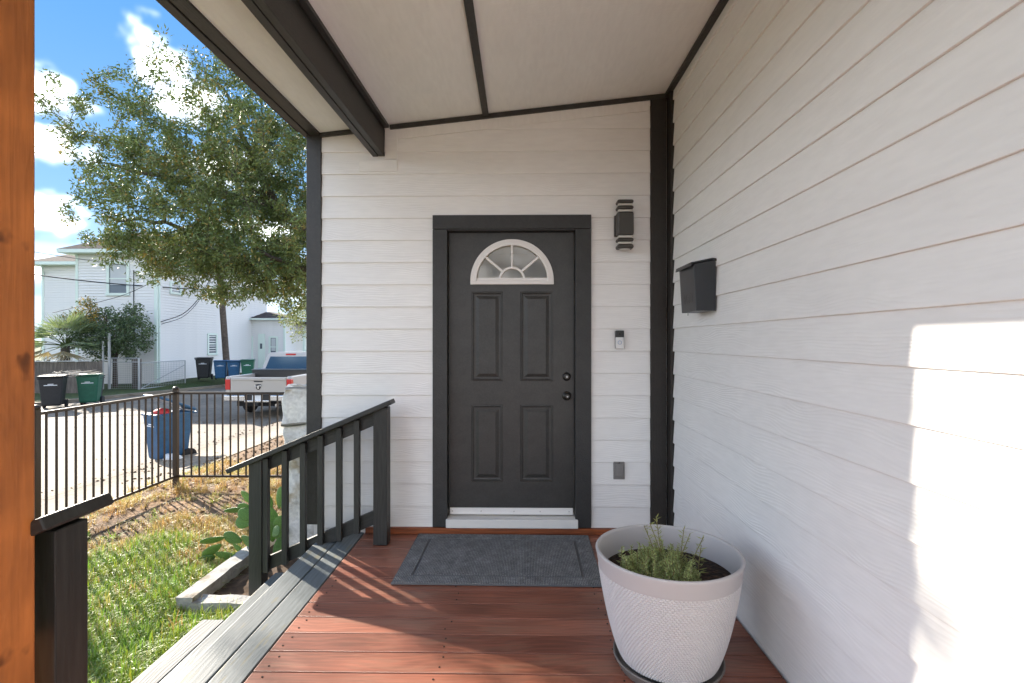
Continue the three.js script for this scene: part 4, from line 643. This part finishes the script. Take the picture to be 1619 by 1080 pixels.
// ------------------------------------------------------------------ white two storey house across the street
{
  const h = thing('two_storey_house', 'white two storey clapboard house with dark hip roof across the street', 'house');
  const claps = (x0, x1, y0, y1, map) => { const gs = []; for (let y = y0; y < y1; y += 0.14) gs.push([[0, y], [0.04, y], [0.006, Math.min(y1, y + 0.14)], [0, Math.min(y1, y + 0.14)]]); return gs.map((p) => sweep(p, x0, x1, map)); };
  const front = (x0, x1, y0, y1, z) => obj('wall', claps(x0, x1, y0, y1, (p, q, a) => [a, q, z + p]), M.farWhite, h);
  const flank = (z0, z1, y0, y1, x) => obj('wall', claps(z0, z1, y0, y1, (p, q, a) => [x + p, q, a]), M.farWhite, h);
  const X = -17.96;
  front(-21.9, X, -1, 5.75, -25); flank(-36, -25, -1, 5.75, X); obj('wall', bx(-21.85, X - 0.01, -1, 5.75, -36, -25.01, 0), M.farWhite, h);
  front(-27.2, -21.9, -1, 5.75, -28.8); obj('wall', bx(-27.2, -21.86, -1, 5.75, -36, -28.81, 0), M.farWhite, h);
  front(-19.7, -15.75, -1, 2.86, -34); flank(-39, -34, -1, 2.86, -15.75); obj('wall', bx(-19.7, -15.76, -1, 2.86, -39, -34.01, 0), M.farWhite, h);
  for (const [x, z, y] of [[X, -25, 5.7], [-21.9, -25, 5.7], [-27.2, -28.8, 5.7], [-15.75, -34, 2.84]]) obj('corner_trim', bx(x - 0.07, x + 0.06, -1, y, z - 0.06, z + 0.05, 0), M.farTrim, h);
  const hip = (x0, x1, z0, z1, y, rise, o = 0.55, th = 0.16) => {
    x0 -= o; x1 += o; z0 -= o; z1 += o; const w = x1 - x0, d = z1 - z0, r = Math.min(w, d) / 2, P = []; const a = w < d ? [[(x0 + x1) / 2, z0 + r], [(x0 + x1) / 2, z1 - r]] : [[x0 + r, (z0 + z1) / 2], [x1 - r, (z0 + z1) / 2]];
    const A = [x0, y + th, z0], B = [x1, y + th, z0], Cc = [x1, y + th, z1], D = [x0, y + th, z1], E = [a[0][0], y + th + rise, a[0][1]], F = [a[1][0], y + th + rise, a[1][1]];
    const tri = (...q) => q.forEach((v) => P.push(...v)), quad = (p, q, s, t) => { tri(p, q, s); tri(p, s, t); };
    if (w < d) { tri(B, A, E); quad(A, D, F, E); tri(D, Cc, F); quad(Cc, B, E, F); } else { tri(A, E, D); quad(D, E, F, Cc); tri(Cc, F, B); quad(B, F, E, A); }
    const g = new THREE.BufferGeometry(); g.setAttribute('position', new THREE.Float32BufferAttribute(P, 3)); g.computeVertexNormals(); grainUV(g, 'x'); const rf = obj('roof', g, M.roof, h); obj('eave', bx(x0, x1, y - 0.02, y + th - 0.005, z0, z1, 0), M.farTrim, rf);
  };
  hip(-21.9, X, -36, -25, 5.72, 1.4); hip(-27.2, -21.9, -36, -28.8, 5.72, 1.5); hip(-19.7, -15.75, -39, -34, 2.84, 0.55, 0.35, 0.1);
  const win = (x0, x1, y0, y1, z) => { const w = sub('window', h); obj('frame', [bx(x0 - 0.13, x0, y0 - 0.1, y1 + 0.1, z, z + 0.07, 0), bx(x1, x1 + 0.13, y0 - 0.1, y1 + 0.1, z, z + 0.07, 0), bx(x0, x1, y1, y1 + 0.13, z, z + 0.068, 0), bx(x0 - 0.16, x1 + 0.16, y0 - 0.13, y0 - 0.005, z, z + 0.1, 0), bx(x0, x1, (y0 + y1) / 2 - 0.025, (y0 + y1) / 2 + 0.025, z, z + 0.05, 0)], M.farTrim, w); obj('pane', bx(x0, x1, y0, y1, z, z + 0.03, 0), M.farGlass, w); obj('blind', bx(x0 + 0.04, x1 - 0.04, lerp(y0, y1, 0.28), y1 - 0.03, z + 0.031, z + 0.035, 0), M.curtain, w); };
  win(-20.27, -19.4, 3.78, 5.2, -24.99); win(-24.6, -24.1, 3.9, 4.7, -28.79); win(-18.38, -17.98, 0.3, 1.65, -33.99); win(-16.66, -16.3, 0.42, 1.62, -33.99);
  const winS = (z0, z1, y0, y1) => { const w = sub('window', h); obj('frame', [bx(X, X + 0.07, y0 - 0.1, y1 + 0.1, z0 - 0.12, z0, 0), bx(X, X + 0.07, y0 - 0.1, y1 + 0.1, z1, z1 + 0.12, 0), bx(X, X + 0.068, y1, y1 + 0.12, z0, z1, 0), bx(X, X + 0.1, y0 - 0.12, y0 - 0.005, z0 - 0.14, z1 + 0.14, 0), bx(X, X + 0.05, (y0 + y1) / 2 - 0.02, (y0 + y1) / 2 + 0.02, z0, z1, 0)], M.farTrim, w); obj('pane', bx(X, X + 0.03, y0, y1, z0, z1, 0), M.farGlass, w); };
  winS(-26.7, -26.05, 3.95, 4.38); winS(-29.75, -29.2, 4.2, 4.5); winS(-29.9, -29.2, 0.72, 1.75);
  const d = sub('door', h); obj('leaf', bx(-17.5, -17.05, -0.5, 1.9, -33.985, -33.93, 0), M.farTrim, d); obj('vent', bx(-17.36, -17.22, 0.9, 1.25, -33.929, -33.91, 0), M.farGlass, d);
  obj('downpipe', rod([X + 0.09, -0.8, -25.1], [X + 0.09, 5.7, -25.1], 0.045), M.farTrim, h); obj('downpipe', tube([[-26.95, 5.75, -28.3], [-26.9, 5.55, -28.4], [-27.12, 5.3, -28.7], [-27.12, -0.8, -28.72]], 0.045, 20), M.farTrim, h);
  obj('conduit', rod([-19.05, -0.5, -24.95], [-19.05, 4.9, -24.95], 0.02), M.cable, h);
  obj('porch_column', bx(-15.35, -15.2, -0.6, 2.6, -36.1, -35.9, 0), M.farTrim, h); obj('porch_column', bx(-14.4, -14.25, -0.6, 2.6, -36.1, -35.9, 0), M.farTrim, h); obj('porch_rail', bx(-15.3, -14.3, 0.0, 0.8, -36.05, -35.98, 0), M.farTrim, h); obj('porch_roof', bx(-15.7, -14.0, 2.6, 2.75, -38, -35.6, 0), M.roof, h);
}
{ // utility pole and wires
  const p = thing('utility_pole', 'leaning brown wooden utility pole in front of the white house', 'pole');
  const bx0 = [-15.75, -0.7, -27.35], top = [-16.75, 8.6, -27.9]; obj('shaft', rod(bx0, top, 0.17, 0.13, 14), M.pole, p); obj('cross_arm', bar([-17.6, 8.0, -27.5], [-15.8, 8.0, -28.2], 0.1, 0.12), M.pole, p);
  const wire = (label, pts, r = 0.014) => tag(obj('overhead_wire', tube(pts, r, 40, 5), M.cable), label, 'wire');
  wire('thick dark overhead wire crossing in front of upstairs window', [[-24.5, 4.75, -23.4], [-20.5, 4.25, -24.2], [-17.6, 4.1, -25.7], [-16.32, 4.2, -27.6]], 0.028);
  wire('thin overhead wire crossing above the upstairs window', [[-24.5, 5.85, -23.4], [-20, 5.2, -24.6], [-16.38, 5.0, -27.65]]);
  wire('sagging black service wire from pole to white wall', [[-16.6, 6.9, -27.75], [-16.7, 4.6, -27.2], [-17.3, 2.9, -26.2], [-17.9, 2.35, -25.2]], 0.02);
  wire('thin sagging wire looping beside the black service wire', [[-16.5, 6.0, -27.7], [-16.75, 4.2, -27.1], [-17.3, 2.7, -26.1], [-17.88, 2.25, -25.25]]);
  wire('slanted thin wire rising from shrub to white wall', [[-21.5, 2.7, -23.2], [-19.0, 3.6, -24.2], [-17.9, 4.4, -24.93]]);
}
{ // shrub, palm, board fence, wire fence
  const f = rng(61), tips = [];
  for (const [c, r, n] of [[[-20.4, 1.9, -23.5], [1.2, 1.0, 0.8], 90], [[-19.2, 1.7, -23.4], [1.3, 1.2, 0.9], 130], [[-18.0, 1.8, -23.5], [1.0, 1.15, 0.8], 110], [[-18.1, 2.8, -23.6], [0.5, 0.5, 0.5], 14], [[-20.2, 2.9, -23.6], [0.7, 0.6, 0.5], 14]]) for (let i = 0; i < n; i++) tips.push(inEll(c, r, f));
  const { geos, twigs } = growTree([-18.9, -0.8, -23.6], [[[-18.9, 0.5, -23.6], [-20.3, 2.2, -23.6], 0.07, 0.03], [[-18.9, 0.5, -23.6], [-18.0, 2.3, -23.6], 0.07, 0.03], [[-18.9, 0.5, -23.6], [-19.2, 2.6, -23.5], 0.07, 0.03]], tips, f), items = [];
  for (const [a, b] of twigs) for (let i = 0; i < 26; i++) { const u = f() * 1.1, s = 0.2; items.push([lerp(a[0], b[0], u) + rr(-s, s, f), lerp(a[1], b[1], u) + rr(-s, s, f), lerp(a[2], b[2], u) + rr(-s, s, f), rr(-1, 1, f), rr(-1, 0.4, f), rr(-1, 1, f), rr(0.1, 0.17, f), rr(0.05, 0.08, f)]); }
  const t = thing('small_tree', 'bushy small tree with yellowing tips before the white house', 'tree'); obj('trunk', [rod([-18.9, -0.9, -23.6], [-18.9, 0.5, -23.6], 0.12, 0.09, 10), ...geos], M.bark, t);
  obj('crown', leafMesh(items, (x, y) => { const k = rr(0.7, 1.3, f); return x < -19.4 && y > 2.0 && f() < 0.6 ? [0.4 * k, 0.26 * k, 0.03] : [0.09 * k, 0.14 * k, 0.045 * k]; }, f), M.leaf, t);

  const pm = thing('fan_palm', 'shaggy fan palm behind the old board fence', 'palm', [-20.4, -0.8, -22.6]);
  obj('trunk', rod([0, 0, 0], [0.05, 2.0, 0], 0.2, 0.16, 12), M.bark, pm);
  for (let k = 0; k < 30; k++) {
    const az = rr(0, 6.28, f), el = rr(-0.5, 1.25, f), L = rr(0.7, 1.0, f), d = V(Math.cos(az) * Math.cos(el), Math.sin(el), Math.sin(az) * Math.cos(el)), tip = d.clone().multiplyScalar(L).add(V(0.05, 2.0, 0)), s = V().crossVectors(d, V(0, 1, 0)).normalize(), items = [];
    for (let i = -13; i <= 13; i++) { const a = i * 0.085, q = d.clone().multiplyScalar(Math.cos(a)).addScaledVector(s, Math.sin(a)); q.y -= 0.18 + Math.abs(a) * 0.1; items.push([tip.x, tip.y, tip.z, q.x, q.y, q.z, rr(0.75, 1.0, f), 0.04]); }
    const fr = obj('frond', leafMesh(items, () => { const c = rr(0.8, 1.2, f); return el < -0.2 ? [0.36 * c, 0.3 * c, 0.16 * c] : [0.22 * c, 0.28 * c, 0.11 * c]; }, f), M.leaf, pm); obj('stalk', rod([0.05, 2.0, 0], [tip.x, tip.y, tip.z], 0.018, 0.01, 5), M.lawn, fr);
  }
  const bf = thing('board_fence', 'weathered grey brown board fence behind the kerbside bins', 'fence', [0, 0, -21.5]);
  for (let x = -23, k = 0; x < -17.85; x += 0.15, k++) obj('board', bx(x, x + 0.14, -1.0, 0.56 + rr(-0.06, 0.05, f), rr(-0.01, 0.01, f), 0.025, 0, 'y', k * 0.7, k * 0.3), M.oldWood, bf);
  for (const y of [-0.5, 0.3]) obj('rail', bx(-23, -17.85, y, y + 0.09, -0.06, -0.012, 0, 'x'), M.oldWood, bf);
  obj('cap_rail', bar([-23, 0.52, 0.06], [-18.3, 0.56, 0.06], 0.04, 0.04, 0), M.galv, bf);
  const wf = thing('wire_fence', 'galvanised wire fence panel with open gate before the white house', 'fence', [0, 0, -22.9]);
  const wp = (x, z, h, r = 0.03, m = M.galv) => obj('post', rod([x, -1, z], [x, h, z], r, r, 10), m, wf);
  const whiteM = std({ color: C(0.6, 0.6, 0.57), roughness: 0.8, map: T.speck }); wp(-18.6, 0, 1.75, 0.06, whiteM); wp(-18.85, 0.05, 1.4, 0.04, whiteM); wp(-17.25, 0, 0.62, 0.045);
  obj('post', bx(-17.6, -17.3, -1, 0.6, -0.25, -0.05, 0.01, 'y'), M.oldWood, wf);
  const netting = (a, b, y0, y1, step, r) => { const gs = [], n = Math.round(Math.hypot(b[0] - a[0], b[1] - a[1]) / step); for (let i = 0; i <= n; i++) { const x = lerp(a[0], b[0], i / n), z = lerp(a[1], b[1], i / n); gs.push(rod([x, y0, z], [x, y1, z], r, r, 3)); } for (let y = y0; y <= y1; y += step) gs.push(rod([a[0], y, a[1]], [b[0], y, b[1]], r, r, 3)); const o = obj('wire_netting', gs, M.galv, wf); o.userData.kind = 'stuff'; };
  netting([-18.55, 0], [-17.3, 0], -0.85, 0.62, 0.1, 0.005); for (const y of [-0.87, 0.45, 0.63]) obj('rail', rod([-18.6, y, 0], [-17.25, y, 0], 0.02), M.galv, wf);
  netting([-17.2, -0.05], [-16.9, -2.6], -0.75, 0.4, 0.1, 0.006); for (const y of [-0.77, 0.42]) obj('gate_bar', rod([-17.2, y, -0.05], [-16.88, y, -2.65], 0.022), M.galv, wf); obj('gate_bar', rod([-16.88, -0.78, -2.65], [-16.88, 0.43, -2.65], 0.022), M.galv, wf); obj('gate_bar', rod([-17.2, -0.75, -0.05], [-16.88, 0.2, -2.6], 0.018), M.galv, wf);
  // dry branches heaped on the bins
  const br = thing('brush_pile', 'dry pale branches heaped on top of the charcoal bins', 'branches', [-15.9, 0.14, -17.9]); const gs = []; for (let i = 0; i < 60; i++) { const a = [rr(-0.6, 0.5, f), rr(0.02, 0.16, f), rr(-0.5, 0.4, f)]; gs.push(rod(a, [a[0] + rr(-0.5, 0.7, f), a[1] + rr(-0.05, 0.1, f), a[2] + rr(-0.3, 0.3, f)], 0.012, 0.005, 4)); } obj('branches', gs, std({ color: C(0.5, 0.44, 0.36), roughness: 0.9 }), br);
}

{ // pale tree further down the street
  const f = rng(91), tips = []; for (const [c, q, n] of [[[-8.7, 2.9, -20.5], [1.1, 1.5, 1.1], 90], [[-7.4, 3.8, -20.8], [1.4, 1.4, 1.2], 80]]) for (let i = 0; i < n; i++) tips.push(inEll(c, q, f));
  const { geos, twigs } = growTree([-7.3, -0.8, -20.8], [[[-7.3, 1.4, -20.8], [-8.6, 3.2, -20.6], 0.08, 0.03], [[-7.3, 1.4, -20.8], [-7.2, 4.6, -20.8], 0.09, 0.03]], tips, f), items = [];
  for (const [a, b] of twigs) for (let i = 0; i < 24; i++) { const u = f() * 1.1, s = 0.2; items.push([lerp(a[0], b[0], u) + rr(-s, s, f), lerp(a[1], b[1], u) + rr(-s, s, f), lerp(a[2], b[2], u) + rr(-s, s, f), rr(-1, 1, f), rr(-1, 0.4, f), rr(-1, 1, f), rr(0.09, 0.14, f), rr(0.04, 0.06, f)]); }
  const t = thing('far_tree', 'pale yellow green tree down the street beyond the pickup', 'tree'); obj('trunk', [rod([-7.3, -1, -20.8], [-7.3, 1.4, -20.8], 0.14, 0.1, 10), ...geos], M.bark, t);
  obj('crown', leafMesh(items, () => { const k = rr(0.75, 1.25, f); return [0.24 * k, 0.27 * k, 0.08 * k]; }, f), M.leaf, t);
}

// ------------------------------------------------------------------ herbs in the planter
{
  const f = rng(77), t = thing('rosemary_plant', 'feathery green herb growing in the light grey planter', 'plant', [0.632, 0.385, -2.2]);
  const sprig = (x, z, h, lean, az, den, col, wdt = 0.024) => {
    const items = [], top = [x + Math.cos(az) * lean * h, h, z + Math.sin(az) * lean * h], pts = [[x, 0, z], [lerp(x, top[0], 0.4), h * 0.5, lerp(z, top[2], 0.4)], top];
    const cv = new THREE.CatmullRomCurve3(pts.map((p) => V(...p))), n = Math.round(h * den);
    for (let i = 0; i < n; i++) { const u = 0.08 + 0.92 * (i / n), p = cv.getPoint(u), a = f() * 6.28; items.push([p.x, p.y, p.z, Math.cos(a), rr(0.2, 1.1, f), Math.sin(a), wdt * rr(0.7, 1.3, f) * (1.15 - 0.5 * u), 0.0042]); }
    const s = obj('sprig', leafMesh(items, () => { const k = rr(0.75, 1.3, f); return [col[0] * k, col[1] * k, col[2] * k]; }, f), M.leaf, t); obj('stem', new THREE.TubeGeometry(cv, 6, 0.0018, 4), std({ color: C(0.2, 0.17, 0.06), roughness: 0.9 }), s);
  };
  for (let i = 0; i < 150; i++) { const a = f() * 6.28, r = Math.sqrt(f()) * 0.135, x = -0.04 + Math.cos(a) * r * 1.15, z = 0.075 + Math.sin(a) * r; sprig(x, z, rr(0.05, 0.125, f), rr(0, 0.4, f), f() * 6.28, 520, [0.36, 0.42, 0.15]); }
  for (let i = 0; i < 7; i++) sprig(-0.2 + rr(-0.025, 0.025, f), 0.06 + rr(-0.03, 0.03, f), rr(0.06, 0.16, f), rr(0, 0.25, f), f() * 6.28, 520, [0.38, 0.44, 0.18]);
  for (const [x, z, h, l, a] of [[-0.02, 0.0, 0.25, 0.12, 3.1], [-0.01, 0.01, 0.22, 0.3, 3.4], [0.05, 0.0, 0.2, 0.1, 0], [0.09, 0.0, 0.17, 0.35, 0.3], [0.03, 0.02, 0.19, 0.3, 0.2], [0.11, 0.05, 0.15, 0.1, 0.5], [-0.03, 0.0, 0.2, 0.35, 3.6]]) { sprig(x, z, h, l, a, 190, [0.3, 0.33, 0.09], 0.036); }
  const ch = thing('broken_tile', 'small pale chip of board lying in the planter soil', 'chip', [0.632, 0.39, -2.2]); obj('chip', bx(-0.235, -0.17, 0.0, 0.02, -0.03, 0.02, 0.004), M.alu, ch);
}
renderer.render(scene, camera);
